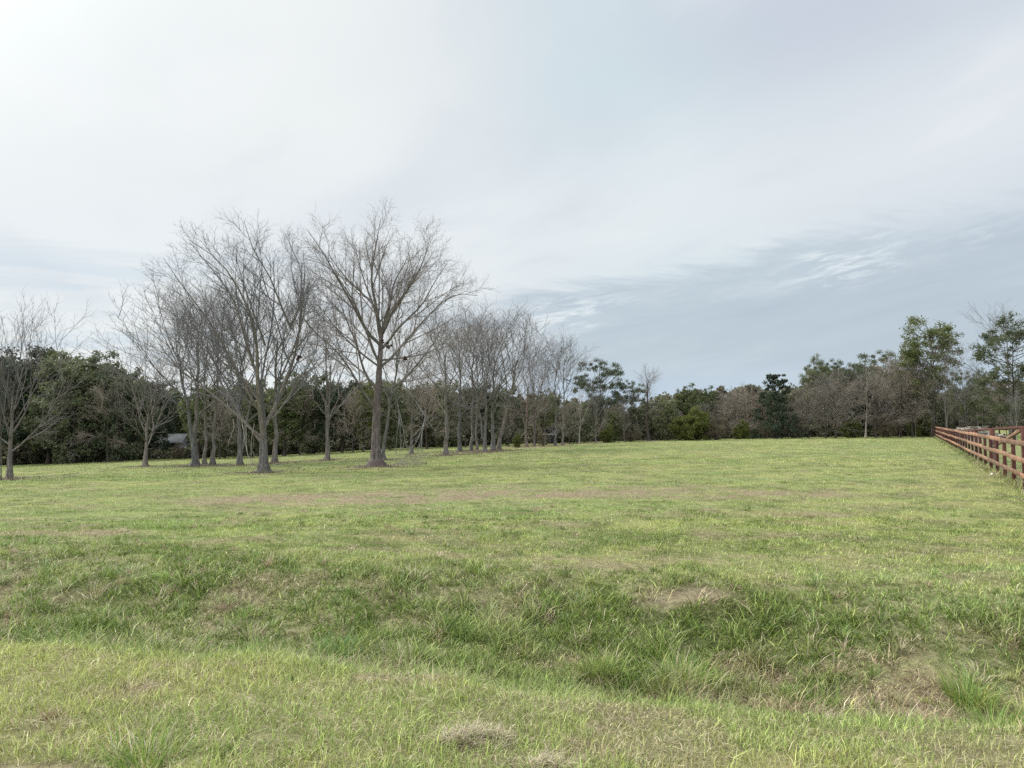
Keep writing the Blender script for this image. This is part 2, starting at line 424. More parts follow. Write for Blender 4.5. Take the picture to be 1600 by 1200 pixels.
def zones(x, y):
    v = ditch_v(x, y)
    n1 = fbm(x * .45, y * .45, 21); n2 = fbm(x * .11, y * .16, 33); n3 = fbm(x * 1.9, y * 1.9, 45); n4 = fbm(x * .05, y * .22, 57)
    ditch = sm(v, .0, .5) * (1 - sm(v, 3.4, 5.2))
    near = 1 - sm(v, -.3, .4)
    yel = .48 * near + .55 * sm(n2, .5, .66) * (v > 3) + .55 * sm(n4, .52, .62) * sm(y, 14, 22)
    yel = yel + .6 * ell(x, y, 120, 29, 9, 3.2) + .5 * ell(x, y, 860, 44, 9, 4) + 1.0 * ell(x, y, 1520, 23, 1.8, 9, -.5) + .8 * ell(x, y, 1270, 26, 3.2, 1.2) + .6 * ell(x, y, 1330, 33, 4, 1.4)
    yel = yel + .45 * ell(x, y, 150, 10.2, 3.5, 1.1) + .35 * ell(x, y, 560, 10.0, 3, .8) + .55 * near * ell(x, y, 150, 5.0, 2.0, .8)
    lush = ditch * (.6 + .5 * sm(n1, .35, .6)) + .5 * sm(n3, .56, .7) * (v > 2) + .35 * ell(x, y, 1000, 11.5, 5, 1.4)
    dead = 1.0 * ell(x, y, 560, 19.5, 5.2, 2.0) * sm(n3, .32, .5) + .9 * ell(x, y, 1090, 19, 4.4, 1.3) * sm(n3, .34, .54)
    dead = dead + .8 * ell(x, y, 830, 21, 6, 1.6) * sm(n3, .36, .56) + .6 * ell(x, y, 110, 12.4, 1.8, .35) + .5 * ell(x, y, 1250, 15.0, 1.5, .7)
    dead = dead + 1.0 * ditch * ell(x, y, 1440, 6.1, 1.7, 1.0) * sm(n3, .34, .55) + .45 * ditch * sm(n3, .58, .7)
    dead = dead + .3 * sm(fbm(x * .9, y * 1.4, 77), .6, .7) * (1 - .6 * near) + .6 * ell(x, y, 1300, 4.75, 1.4, .2, -.2)
    bare = 1.15 * ell(x, y, 1065, 8.2, .66, .19, .22, .4) * (.6 + .8 * n3) + .7 * ell(x, y, 1420, 4.85, 1.2, .16, -.2) + .95 * ell(x, y, 60, 3.5, .42, .10)
    bare = bare + .6 * ell(x, y, 520, 6.9, .35, .16) + .5 * ell(x, y, 260, 7.4, .3, .14) + .5 * ell(x, y, 100, 8.8, .35, .14)
    blue = .5 * sm(fbm(x * .23 + 9, y * .35, 88), .48, .6)
    f1 = fbm(x * 3.1, y * 3.1, 141, 3); f2 = fbm(x * 1.3 + 7, y * 1.9, 151, 3); f3 = fbm(x * .8, y * 2.6, 161, 4)
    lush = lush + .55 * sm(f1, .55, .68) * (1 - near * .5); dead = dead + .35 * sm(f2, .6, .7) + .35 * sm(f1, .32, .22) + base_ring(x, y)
    yel = yel + .6 * sm(f3, .52, .60); lush = lush + .8 * sm(f3, .42, .32) * (y > 10); lush = lush + .7 * sm(fbm(x * 1.4, y * 1.1, 171, 3), .60, .68) * (y > 9)
    cl = lambda q: np.clip(q, 0, 1)
    return cl(yel), cl(lush), cl(dead), cl(bare), cl(blue), ditch, near


def turf_col(x, y, Z=None):
    yel, lush, dead, bare, blue, ditch, near = Z or zones(x, y)
    c = np.repeat(G_MID[None], len(x), 0)
    for w, g in ((blue, G_BLUE), (yel, G_YEL), (lush, G_LUSH), (dead, G_DEAD), (bare, G_SOIL)):
        c = c * (1 - w[:, None]) + g * w[:, None]
    return c


def build_ground():
    r = np.concatenate([[0.0], np.geomspace(.6, 3500, 420)]); nth = 720
    th = np.linspace(0, 2 * np.pi, nth, endpoint=False)
    x = (r[1:, None] * np.sin(th)).ravel(); y = (r[1:, None] * np.cos(th)).ravel()
    x = np.concatenate([[0.0], x]); y = np.concatenate([[0.0], y])
    z = hz(x, y)
    n = len(r) - 1
    i = np.arange(n - 1)[:, None] * nth + 1; j = np.arange(nth)[None]; j2 = (j + 1) % nth
    f = np.stack([i + j, i + nth + j, i + nth + j2, i + j2], -1).reshape(-1, 4)[:, ::-1]
    t = np.stack([np.zeros(nth, int), 1 + np.arange(nth), 1 + (np.arange(nth) + 1) % nth], -1)[:, ::-1]
    c = turf_col(x, y)
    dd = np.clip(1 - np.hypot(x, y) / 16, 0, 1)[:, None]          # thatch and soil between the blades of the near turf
    c = c * .5  # turf colour dimmed: shade between the blades painted in
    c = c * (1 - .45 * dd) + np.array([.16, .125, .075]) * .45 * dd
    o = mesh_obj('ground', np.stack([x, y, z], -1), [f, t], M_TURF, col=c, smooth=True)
    o['kind'] = 'structure'
    # make the sheet face up
    if o.data.polygons[0].normal.z < 0: o.data.flip_normals()


build_ground()


def blade_arrays(x, y, h, w, rng, flat, colr, seg=2, z=None, ang=None):
    n = len(x)
    z = hz(x, y) if z is None else z
    a = rng.uniform(0, 2 * np.pi, n) if ang is None else ang      # lean direction
    lean = np.clip(np.abs(rng.normal(0, .45, n)) + flat * rng.uniform(.6, 1.35, n), 0, 1.45)
    bend = rng.uniform(.2, .75, n)
    fa = a + rng.uniform(-1.2, 1.2, n) + np.pi / 2
    side = np.stack([np.cos(fa), np.sin(fa), rng.uniform(-.2, .2, n)], -1)
    d0 = np.stack([np.sin(lean) * np.cos(a), np.sin(lean) * np.sin(a), np.cos(lean)], -1)
    l2 = np.clip(lean + bend, 0, 1.75)
    d1 = np.stack([np.sin(l2) * np.cos(a), np.sin(l2) * np.sin(a), np.cos(l2)], -1)
    p0 = np.stack([x, y, z - .01], -1)
    p1 = p0 + d0 * (h * .55)[:, None]; p2 = p1 + d1 * (h * .5)[:, None]
    p2[:, 2] = np.maximum(p2[:, 2], z + .004)
    W = (w / 2)[:, None] * side
    base = np.arange(n)[:, None]
    if seg == 2:
        v = np.stack([p0 - W, p0 + W, p1 - W * .85, p1 + W * .85, p2], 1).reshape(-1, 3)
        q = base * 5 + np.array([[0, 1, 3, 2]]); t = base * 5 + np.array([[2, 3, 4]])
        c = np.repeat(colr, 5, 0)
        return v, q, t, c
    p2 = p0 + d0 * (h * .6)[:, None] + d1 * (h * .4)[:, None]
    v = np.stack([p0 - W, p0 + W, p2], 1).reshape(-1, 3)
    return v, np.zeros((0, 4), int), base * 3 + np.array([[0, 1, 2]]), np.repeat(colr, 3, 0)


def blade_cols(x, y, rng, Z):
    n = len(x); c = turf_col(x, y, Z)
    yel, lush, dead, bare, blue, ditch, near = Z
    p_straw = .13 + .17 * near + .55 * dead + .12 * yel - .08 * lush * (1 - dead)
    k = rng.uniform(0, 1, n)
    straw = k < p_straw
    sc = np.where((rng.uniform(0, 1, n) < .45 + .3 * dead)[:, None], G_DEAD * 1.05, G_STRAW)
    c = np.where(straw[:, None], sc, c)
    g = rng.uniform(0, 1, n)
    c = np.where(((g < .22) & ~straw)[:, None], c * .55 + G_YEL * .55, c)
    c = np.where(((g > .80) & ~straw)[:, None], c * .5 + G_LUSH * .5, c)
    c = c * (rng.lognormal(0, .24, n) * 1.04).clip(.4, 1.7)[:, None]
    return c, straw


def build_grass():
    rng = np.random.default_rng(5)
    V = []; Q = []; T_ = []; C = []; nv = 0

    def emit(n, y0, y1, hs, ws, seg, power, clump):
        nonlocal nv
        # radial density falls with distance; the wedge is wider than the frame
        m = int(clump); nt = n // m; n = nt * m
        r = (rng.uniform(0, 1, nt) * (y1 ** power - y0 ** power) + y0 ** power) ** (1 / power)
        th = rng.uniform(-.9, .9, nt)
        sp = (.035 + .0035 * r) * rng.uniform(.4, 1.8, nt)
        x = np.repeat(r * np.sin(th), m) + rng.normal(0, 1, nt * m) * np.repeat(sp, m); y = np.repeat(r * np.cos(th), m) + rng.normal(0, 1, nt * m) * np.repeat(sp, m)
        tone = np.repeat(rng.normal(0, 1, nt), m); r = np.repeat(r, m)
        Z = zones(x, y)
        keep = rng.uniform(0, 1, n) > np.clip(Z[3] * 1.0 + .25 * Z[2], 0, .95)
        pat = fbm(x * 1.3, y * 1.3, 101) * .5 + .5 * fbm(x * 5, y * 5, 103, 3); keep &= rng.uniform(0, 1, n) < np.clip(2.6 * (pat - .22), .08, 1)
        x = x[keep]; y = y[keep]; r = r[keep]; tone = tone[keep]; Z = tuple(q[keep] for q in Z); n = len(x)
        c, straw = blade_cols(x, y, rng, Z); c = c * np.clip(1 + .13 * tone, .6, 1.5)[:, None]
        tus = sm(fbm(x * 2.1, y * 2.1, 131), .52, .72)
        hh = rng.gamma(7, 1 / 7, n) * hs * (1 + .12 * tone).clip(.6, 1.6) * (.62 + .5 * fbm(x * .8, y * .8, 61) + 1.5 * Z[5] * tus + .55 * Z[1] * Z[5] + .35 * tus - .25 * Z[2])
        hh = np.where(straw, hh * rng.uniform(.5, 1.15, n), hh)
        ww = ws * rng.uniform(.6, 1.35, n) * (1 + r * .02) * np.where(straw, .7, 1) * (1 + .5 * Z[1] * Z[5])
        flat = np.where(straw, rng.uniform(.2, 1.1, n), .12 + .25 * Z[5])
        v, q, t, cc = blade_arrays(x, y, hh, ww, rng, flat, c, seg)
        V.append(v); Q.append(q + nv); T_.append(t + nv); C.append(cc); nv += len(v)

    emit(520000, 2.3, 7.5, .060, .0036, 2, 1.2, 6)
    emit(470000, 6.5, 16, .053, .0055, 2, 1.0, 6)
    emit(380000, 14, 42, .052, .0105, 1, .8, 4)
    emit(420000, 36, 112, .06, .018, 1, .8, 3)
    # separate coarse tufts, most of them in the ditch and on its bank
    nt = 4600; rr_ = np.sqrt(rng.uniform(3.2 ** 2, 17 ** 2, nt)); th = rng.uniform(-.9, .9, nt); tx = rr_ * np.sin(th); ty = rr_ * np.cos(th)
    Zt = zones(tx, ty); pk = rng.uniform(0, 1, nt) < (.04 + .85 * Zt[5] + .22 * (Zt[6] < .5) * sm(fbm(tx * .6, ty * .9, 191), .5, .62)) * (1 - .95 * Zt[3]) * (1 - .5 * Zt[2]) * (1 - ell(tx, ty, 1065, 7.6, .9, .8)); tx = tx[pk]; ty = ty[pk]; nt = len(tx)
    kb = 46; big = rng.lognormal(-.12, .28, nt) * (.65 + .5 * Zt[5][pk]); x0 = np.repeat(tx, kb); y0_ = np.repeat(ty, kb); a = rng.uniform(0, 6.28, nt * kb); q_ = np.abs(rng.normal(0, .045, nt * kb)) * np.repeat(big, kb)
    x = x0 + q_ * np.cos(a); y = y0_ + q_ * np.sin(a); pick = rng.integers(0, 10, nt)
    pal = np.array([G_LUSH, G_LUSH * 1.1, G_MID * .85, G_MID, G_MID * .7 + G_YEL * .3, G_YEL * .85, G_BLUE * .9, G_LUSH * .8, G_DEAD, G_STRAW * .8])
    c = np.repeat(pal[pick], kb, 0) * (rng.lognormal(0, .25, nt * kb)).clip(.45, 1.7)[:, None]; mixs = rng.uniform(0, 1, nt * kb) < .12; c = np.where(mixs[:, None], G_STRAW * .9, c)
    v, q, t, cc = blade_arrays(x, y, rng.gamma(9, 1 / 9, nt * kb) * .108 * np.repeat(big, kb), rng.uniform(.003, .006, nt * kb) * (1 + .04 * np.repeat(rr_[pk], kb)), rng, np.full(nt * kb, .22), c, 2, ang=a + rng.normal(0, .5, nt * kb))
    V.append(v); Q.append(q + nv); T_.append(t + nv); C.append(cc); nv += len(v)
    # longer weeds and litter at the feet of the trees and along the fence
    bx = []; by = []
    for px, D, q in BASES:
        m = int(500 * q); a = rng.uniform(0, 6.28, m); d_ = q * (.55 + .9 * rng.uniform(0, 1, m) ** 1.5); bx.append(X(px, D) + d_ * np.cos(a)); by.append(D + d_ * np.sin(a))
    u_ = rng.uniform(-6, 39, 26000); sd_ = rng.normal(0, .13, 26000)
    bx.append(13.77 + .541 * 2.1 * u_ + .88 * (sd_ + .05)); by.append(20 + 2.1 * u_ - .476 * sd_)
    x = np.concatenate(bx); y = np.concatenate(by); n = len(x); Z = zones(x, y); c, _ = blade_cols(x, y, rng, Z)
    c = c * .75; v, q, t, cc = blade_arrays(x, y, rng.gamma(5, .2, n) * .13, rng.uniform(.008, .022, n), rng, np.full(n, .1), c, 2)
    V.append(v); Q.append(q + nv); T_.append(t + nv); C.append(cc); nv += len(v)
    # thatch: short straw lying on the soil
    n = 220000; r = rng.uniform(2.3, 11, n); th = rng.uniform(-.9, .9, n); x = r * np.sin(th); y = r * np.cos(th)
    Z = zones(x, y); kp = rng.uniform(0, 1, n) < .35 + .6 * Z[2] - .3 * Z[3]; x = x[kp]; y = y[kp]; n = len(x)
    c = np.where((rng.uniform(0, 1, n) < .5)[:, None], G_STRAW, G_DEAD) * rng.uniform(.6, 1.15, n)[:, None]
    v, q, t, cc = blade_arrays(x, y, rng.uniform(.03, .1, n), rng.uniform(.0018, .004, n), rng, np.full(n, 1.1), c, 1, z=hz(x, y) + rng.uniform(0, .03, n))
    V.append(v); T_.append(t + nv); C.append(cc); nv += len(v)
    o = mesh_obj('grass', np.concatenate(V), [np.concatenate(Q), np.concatenate(T_)], M_BLADE, col=np.concatenate(C))
    tag(o, 'short mixed green and straw coloured grass growing over the whole field', 'grass', kind='stuff')


build_grass()


def tuft(name, px, D, n, hs, ws, rad, cols, label, cat, seed, flat=.2, mound=0.0, group=None, ry=None, rot=0.0):
    """a tussock or a heap of cut grass, one mesh of blades round its own base point"""
    rng = np.random.default_rng(seed)
    cx, cy, cz = P(px, D); ry = ry or rad
    a = rng.uniform(0, 2 * np.pi, n); q = np.sqrt(rng.uniform(0, 1, n)) * (1 + .35 * np.sin(a * 3 + seed))
    lx = q * np.cos(a) * rad; ly = q * np.sin(a) * ry
    x = cx + lx * math.cos(rot) - ly * math.sin(rot); y = cy + lx * math.sin(rot) + ly * math.cos(rot)
    z = hz(x, y) + mound * np.clip(1 - q ** 2, 0, 1) * rng.uniform(0, 1, n) * (.5 + fbm(x * 7, y * 7, seed))
    ci = rng.integers(0, len(cols), n); c = np.array(cols)[ci] * rng.uniform(.7, 1.25, n)[:, None]
    out = np.arctan2(y - cy, x - cx) + rng.normal(0, .5, n) if mound == 0 else rng.uniform(0, 6.28, n)
    v, qd, t, cc = blade_arrays(x, y, rng.gamma(9, 1 / 9, n) * hs, ws * rng.uniform(.6, 1.3, n), rng, np.full(n, flat), c, 2, z=z, ang=out)
    v = v - np.array([cx, cy, cz])
    o = mesh_obj(name, v, [qd, t], M_BLADE, col=cc); o.location = (cx, cy, cz)
    return tag(o, label, cat, group)


GRN = [(.10, .21, .03), (.14, .27, .04), (.21, .33, .07)]
YGR = [(.30, .37, .08), (.38, .38, .12), (.21, .29, .07)]
HAY = [(.40, .34, .23), (.52, .46, .32), (.27, .22, .15), (.45, .37, .26), (.24, .27, .09)]
BLU = [(.15, .27, .10), (.24, .36, .17), (.33, .42, .24)]
tuft('grass_tussock', 1538, 5.6, 750, .25, .005, .12, GRN + YGR + HAY[:1], 'tall bright green grass tussock in the ditch near the right edge', 'grass tussock', 1)
tuft('grass_tussock', 1498, 6.3, 500, .22, .005, .16, GRN[:2] + YGR, 'bright green grass tussock just up the bank behind the tallest one', 'grass tussock', 2)
tuft('grass_tussock', 1062, 6.6, 900, .22, .0045, .22, YGR + HAY[1:2] + GRN[:1], 'broad yellow-green grass tussock leaning on the ditch bank below the bare patch', 'grass tussock', 3)
tuft('grass_tussock', 925, 6.7, 380, .18, .0045, .16, YGR + GRN[:1], 'small yellow-green grass tussock on the ditch bank', 'grass tussock', 4)
tuft('grass_tussock', 240, 3.62, 420, .12, .0042, .16, GRN + YGR + HAY[1:2], 'coarse green grass tussock at the bottom edge beside the bare soil', 'grass tussock', 6)
tuft('grass_tussock', 1585, 6.0, 300, .18, .0045, .16, GRN[:1] + YGR, 'dull green grass tussock high on the bank above the brown stalks', 'grass tussock', 7)
tuft('grass_tussock', 540, 7.0, 600, .17, .0045, .26, GRN[:1] + YGR[:1] + BLU[:1], 'wide dark green grass tussock in the middle of the ditch', 'grass tussock', 8)
tuft('grass_heap', 740, 3.82, 2400, .07, .003, .24, HAY, 'flattened heap of grey-brown cut grass lying on the near turf', 'grass heap', 11, flat=.9, mound=.07, ry=.13)
tuft('grass_heap', 850, 3.52, 1100, .08, .0035, .15, HAY, 'small clod of dry brown grass at the bottom edge below the larger heap', 'grass heap', 12, flat=.9, mound=.05, ry=.07)
tuft('grass_heap', 1290, 5.75, 1200, .10, .003, .4, HAY, 'matted dead brown grass stalks sprawling in the ditch', 'grass heap', 13, flat=.8, mound=.09, ry=.3)
tuft('grass_heap', 980, 5.5, 900, .09, .0035, .22, HAY, 'small brown mat of dead grass on the ditch edge below the yellow-green tussock', 'grass heap', 14, flat=.9, mound=.05, ry=.12)


# ------------------------------------------------------------------ trees
UPV = np.array([0, 0, 1.0])


def grow(par, n, tmin, tmax, ang, ratio, K, trop, wob, env, rng, rk=.62, lmin=.12, taper=.3, base_r=.004):
    pts, rad = par; N, Kp, _ = pts.shape
    Lp = np.linalg.norm(np.diff(pts, axis=1), axis=2).sum(1)
    t = (np.arange(n)[None] + rng.uniform(0, 1, (N, n))) / n
    t = tmin + (tmax - tmin) * t
    s = t * (Kp - 1); i = np.clip(s.astype(int), 0, Kp - 2); fr = (s - i)[..., None]
    ix = np.arange(N)[:, None]
    a = pts[ix, i]; b = pts[ix, i + 1]; p = a + (b - a) * fr; tan = b - a
    tan /= np.linalg.norm(tan, axis=2, keepdims=True) + 1e-9
    r = rad[ix, i] * (1 - fr[..., 0]) + rad[ix, i + 1] * fr[..., 0]
    ref = np.where(np.abs(tan[..., 2:3]) > .9, np.array([1., 0, 0]), UPV)
    n1 = np.cross(tan, ref); n1 /= np.linalg.norm(n1, axis=2, keepdims=True); n2 = np.cross(tan, n1)
    ph = (np.arange(n)[None] * 2.4 + rng.uniform(0, 6.28, (N, 1)) + rng.uniform(-.7, .7, (N, n)))[..., None]
    A = np.radians(rng.normal(ang[0], ang[1], (N, n)))[..., None]
    d = np.cos(A) * tan + np.sin(A) * (np.cos(ph) * n1 + np.sin(ph) * n2)
    L = ratio * Lp[:, None] * (1 - .38 * t) * rng.uniform(.55, 1.2, (N, n))
    p = p.reshape(-1, 3); d = d.reshape(-1, 3); L = L.ravel(); r = r.ravel()
    d /= np.linalg.norm(d, axis=1, keepdims=True)
    if env is not None:
        c, ax = env; q = (p - c) / ax; e = (d + UPV * trop * .4) / ax
        aa = (e * e).sum(1); bb = (q * e).sum(1); cc = (q * q).sum(1) - 1
        disc = np.maximum(bb * bb - aa * cc, 0); dist = (-bb + np.sqrt(disc)) / aa
        dist = np.where(cc > 0, .3, dist)
        L = np.minimum(L, dist * rng.uniform(.85, 1.12, len(L)))
    L = np.maximum(L, lmin)
    r0 = np.maximum(np.minimum(r * rk, L * .03 + .003), base_r)
    return walk(p, d, L, r0, K, trop, wob, rng, taper)


def walk(p, d, L, r0, K, trop, wob, rng, taper=.3):
    out = [p]; dd = d.copy(); cur = p
    for k in range(K - 1):
        cur = cur + dd * (L / (K - 1))[:, None]; out.append(cur)
        dd = dd + UPV * trop / (K - 1) + rng.normal(0, wob, dd.shape)
        dd /= np.linalg.norm(dd, axis=1, keepdims=True)
    s = np.linspace(1, 0, K)[None]
    return np.stack(out, 1), r0[:, None] * (taper + (1 - taper) * s)


def resample(pl, K):
    pl = np.array(pl, float); s = np.concatenate([[0], np.cumsum(np.linalg.norm(np.diff(pl, axis=0), axis=1))])
    # Catmull-like smoothing through linear resample and blur
    q = np.linspace(0, s[-1], K * 4); r = np.stack([np.interp(q, s, pl[:, i]) for i in range(3)], -1)
    w = max(3, K // 2)
    rp = np.pad(r, ((w, w), (0, 0)), mode='edge'); ker = np.ones(2 * w + 1) / (2 * w + 1)
    rs = np.stack([np.convolve(rp[:, i], ker, 'valid') for i in range(3)], -1)
    rs[0] = r[0]; rs[-1] = r[-1]
    return rs[np.linspace(0, len(rs) - 1, K).astype(int)]


def trunk_poly(H, r, rng, lean=(0, 0), K=14, top_r=.35, flare=1.75, crook=.022):
    t = np.linspace(0, 1, K)
    x = lean[0] * t ** 1.2 * H + np.cumsum(rng.normal(0, crook, K)) * H * .25; y = lean[1] * t ** 1.2 * H + np.cumsum(rng.normal(0, crook, K)) * H * .25
    pts = np.stack([x, y, t * H - .12], -1); pts[0, :2] = 0
    rad = r * (1 - (1 - top_r) * t) * (1 + (flare - 1) * np.exp(-t * H / .35))
    return pts, rad


def fan_limbs(n, z0, z1, env, rng, trunk, trop=.55, up0=62, up1=14, K=10, rb=.5, az0=0.0, wob=.075):
    """main limbs: low ones spread widely, upper ones rise steeply"""
    P0 = []; Dv = []; R = []
    tp, tr = trunk
    for i in range(n):
        f = (i + rng.uniform(.1, .9)) / n; zz = z0 + (z1 - z0) * f
        j = np.interp(zz, tp[:, 2], np.arange(len(tp))); jj = int(min(j, len(tp) - 2))
        p = tp[jj] + (tp[jj + 1] - tp[jj]) * (j - jj); P0.append(p)
        a = math.radians(up0 + (up1 - up0) * f ** .8 + rng.normal(0, 6)); b = az0 + i * 2.4 + rng.uniform(-.4, .4)
        Dv.append((math.sin(a) * math.cos(b), math.sin(a) * math.sin(b), math.cos(a))); R.append(np.interp(zz, tp[:, 2], tr) * rb * rng.uniform(.8, 1.15))
    p = np.array(P0); d = np.array(Dv); c, ax = env
    q = (p - c) / ax; e = (d + UPV * trop * .35) / ax; aa = (e * e).sum(1); bb = (q * e).sum(1); cc = (q * q).sum(1) - 1
    L = (-bb + np.sqrt(np.maximum(bb * bb - aa * cc, .01))) / aa
    L = np.clip(L, .8, None) * rng.uniform(.72, 1.02, n)
    return walk(p, d, L, np.array(R), K, trop, wob, rng, .18)


def bare_mesh(levels, rng, env, trunk, limbs, detail=5, trop=.35, tw=1.0, mats=None, droop=0.0):
    """returns (trunk verts/faces, crown verts/faces)"""
    tv, tf = tubes(trunk[0][None], trunk[1][None], 14)
    MBt = MB(); MBt.add(tv, tf)
    lv, lf = tubes(limbs[0], limbs[1], 6); MBt.add(lv, lf)
    C = MB(); par = limbs
    spec = [dict(n=levels[0], tmin=.14, tmax=.93, ang=(30, 8), ratio=.66, K=8, wob=.04, side=5),
            dict(n=levels[1], tmin=.12, tmax=.95, ang=(34, 9), ratio=.56, K=6, wob=.045, side=4),
            dict(n=levels[2], tmin=.10, tmax=.97, ang=(36, 11), ratio=.56, K=5, wob=.05, side=3),
            dict(n=levels[3], tmin=.15, tmax=1., ang=(38, 14), ratio=.6, K=4, wob=.06, side=3)] if len(levels) > 3 else None
    if spec is None:
        spec = [dict(n=levels[0], tmin=.14, tmax=.95, ang=(30, 8), ratio=.64, K=7, wob=.045, side=4),
                dict(n=levels[1], tmin=.12, tmax=.97, ang=(33, 9), ratio=.56, K=5, wob=.055, side=3),
                dict(n=levels[2], tmin=.10, tmax=1., ang=(35, 11), ratio=.58, K=4, wob=.07, side=3)]
    mins = [1.2, .8, .45, .3]; br = [.012, .0075, .005, .0032]
    for k, s in enumerate(spec):
        par = grow(par, s['n'], s['tmin'], s['tmax'], s['ang'], s['ratio'], s['K'], trop - droop, s['wob'], env, rng, lmin=mins[k], base_r=br[k] * tw)
        v, f = tubes(par[0], par[1], s['side']); C.add(v, f)
    return MBt, C


def tree_parts(name, MBt, C, mt, mc, loc, rz=0):
    root = empty(name, loc, rz)
    MBt.build('trunk', mt, root, smooth=True); C.build('crown', mc, root, smooth=False)
    return root


def copy_tree(o):
    c = o.copy(); COL.objects.link(c)
    for ch in o.children:
        d = ch.copy(); COL.objects.link(d); d.parent = c
    return c


def rest_of(d, used):
    return d


# ---- the two large pecans, main limbs following the photograph's
def px_limb(pl, ox, oy, k, base, D, rng, spread, K=11, azim=None):
    """polyline in zoomed pixels -> local metres; depth grows outwards to one side"""
    q = np.array(pl, float); px = ox + q[:, 0] * k; py = oy + q[:, 1] * k
    lx = (px - base[0]) * D / F; lz = (base[1] - py) * D / F; lz = lz - .12 * np.maximum(lz - 6, 0)
    s = np.hypot(lx - lx[0], lz - lz[0]); ly = np.zeros(len(lx)) + spread * s ** 1.05 * .75
    return resample(np.stack([lx, ly, lz], -1), K)


def hero(pls, ox, oy, k, base, D, tr_r, trunk_pts, env, seed, extra, mt, mc, label, group):
    rng = np.random.default_rng(seed)
    tp = px_limb(trunk_pts, ox, oy, k, base, D, rng, 0, 14); tp[0, 2] = -.15
    hgt = tp[-1, 2]; t = np.linspace(0, 1, 14)
    tr = tr_r * (1 - .64 * t) * (1 + .85 * np.exp(-tp[:, 2].clip(0) / .3))
    L = []; R = []
    for i, pl in enumerate(pls):
        sp = rng.uniform(.15, .6) * (1 if i % 2 else -1)
        q = px_limb(pl[1:], ox, oy, k, base, D, rng, sp, 11)
        # start on the trunk
        dz = q[0, 2]; j = np.interp(np.clip(dz, 0, hgt), tp[:, 2], np.arange(14)); jj = int(min(j, 12)); onp = tp[jj] + (tp[jj + 1] - tp[jj]) * (j - jj)
        if np.linalg.norm(q[0, [0, 2]] - onp[[0, 2]]) < .5: q[0] = onp
        L.append(q); R.append(pl[0] * .82 * np.linspace(1, .0, 11) ** 1.15 + .011)
    L = np.array(L); R = np.array(R)
    ex = fan_limbs(extra[0], extra[1], extra[2], env, rng, (tp, tr), trop=.5, K=11, rb=.42, az0=rng.uniform(0, 6))
    # keep the added limbs mostly towards and away from the camera
    L = np.concatenate([L, ex[0]]); R = np.concatenate([R, ex[1]])
    _, C = bare_mesh([8, 6, 5, 3], rng, env, (tp, tr), (L, R), trop=.2)
    tq_ = resample(tp, 40); v, f = tubes(tq_[None], np.interp(np.linspace(0, 1, 40), np.linspace(0, 1, 14), tr)[None] * (1 + .05 * np.sin(np.arange(40) * 1.7))[None], 20); MBt = MB(); MBt.add(v, f); ML = MB(); v, f = tubes(L, R, 7); ML.add(v, f)
    loc = P(base[0], D); o = tree_parts('pecan_tree', MBt, C, mt, mc, loc); ML.build('limbs', M_BARK, o, smooth=True)
    return tag(o, label, 'tree', group)


k1 = 300 / 818
H1 = [(.075, (322, 905), (292, 862), (250, 780), (192, 668), (100, 585), (22, 455)),
      (.085, (318, 812), (258, 740), (232, 620), (175, 505), (150, 425), (95, 300)),
      (.10, (332, 622), (285, 570), (232, 432), (172, 312), (130, 205), (72, 112)),
      (.09, (334, 600), (312, 455), (262, 335), (218, 205), (188, 85)),
      (.11, (338, 570), (322, 432), (300, 312), (322, 190), (352, 35)),
      (.10, (342, 565), (368, 425), (370, 285), (412, 200), (436, 85)),
      (.095, (345, 575), (402, 442), (482, 352), (540, 245), (572, 130)),
      (.085, (348, 722), (422, 622), (512, 492), (585, 395), (650, 335), (745, 352)),
      (.07, (340, 832), (442, 782), (530, 690), (590, 620), (625, 540)),
      (.08, (345, 645), (420, 512), (502, 432), (562, 285), (612, 195)),
      (.075, (328, 705), (272, 505), (225, 380), (140, 255), (62, 250)),
      (.05, (335, 690), (450, 672), (540, 650), (640, 560))]
hero(H1, 470, 310, k1, (590, 729), 38, .27, [(322, 1142), (322, 1000), (325, 900), (327, 810), (337, 700), (337, 620), (342, 545)],
     (np.array([.3, 0, 7.2]), np.array([5.2, 4.6, 5.15])), 101, (3, 5.0, 8.5), M_BARK_RED, M_TWIG,
     'tallest bare pecan tree with a thick reddish trunk and a broad fan-shaped crown', 'bare pecan trees on the field')
k2 = 340 / 927
H2 = [(.15, (632, 1000), (630, 900), (620, 790), (636, 600), (632, 500), (598, 400), (545, 292), (500, 205), (390, 140)),
      (.13, (640, 960), (682, 850), (738, 640), (745, 520), (740, 400), (748, 270), (738, 150), (720, 70)),
      (.06, (745, 520), (702, 382), (682, 282), (625, 180), (602, 50)),
      (.10, (620, 1030), (562, 932), (482, 900), (382, 820), (290, 762), (200, 722), (110, 620), (40, 560)),
      (.085, (628, 910), (560, 782), (500, 642), (440, 502), (362, 382), (272, 215)),
      (.075, (622, 870), (540, 742), (430, 690), (342, 562), (272, 472), (165, 470)),
      (.075, (628, 790), (572, 602), (552, 402), (472, 272), (392, 150)),
      (.055, (650, 940), (702, 868), (762, 740), (820, 602), (805, 480)),
      (.06, (634, 600), (602, 482), (562, 342), (528, 170)),
      (.06, (742, 500), (772, 402), (752, 202), (672, 42)),
      (.05, (705, 740), (790, 562), (828, 420), (842, 320)),
      (.055, (600, 1000), (480, 860), (300, 640), (200, 520), (150, 480))]
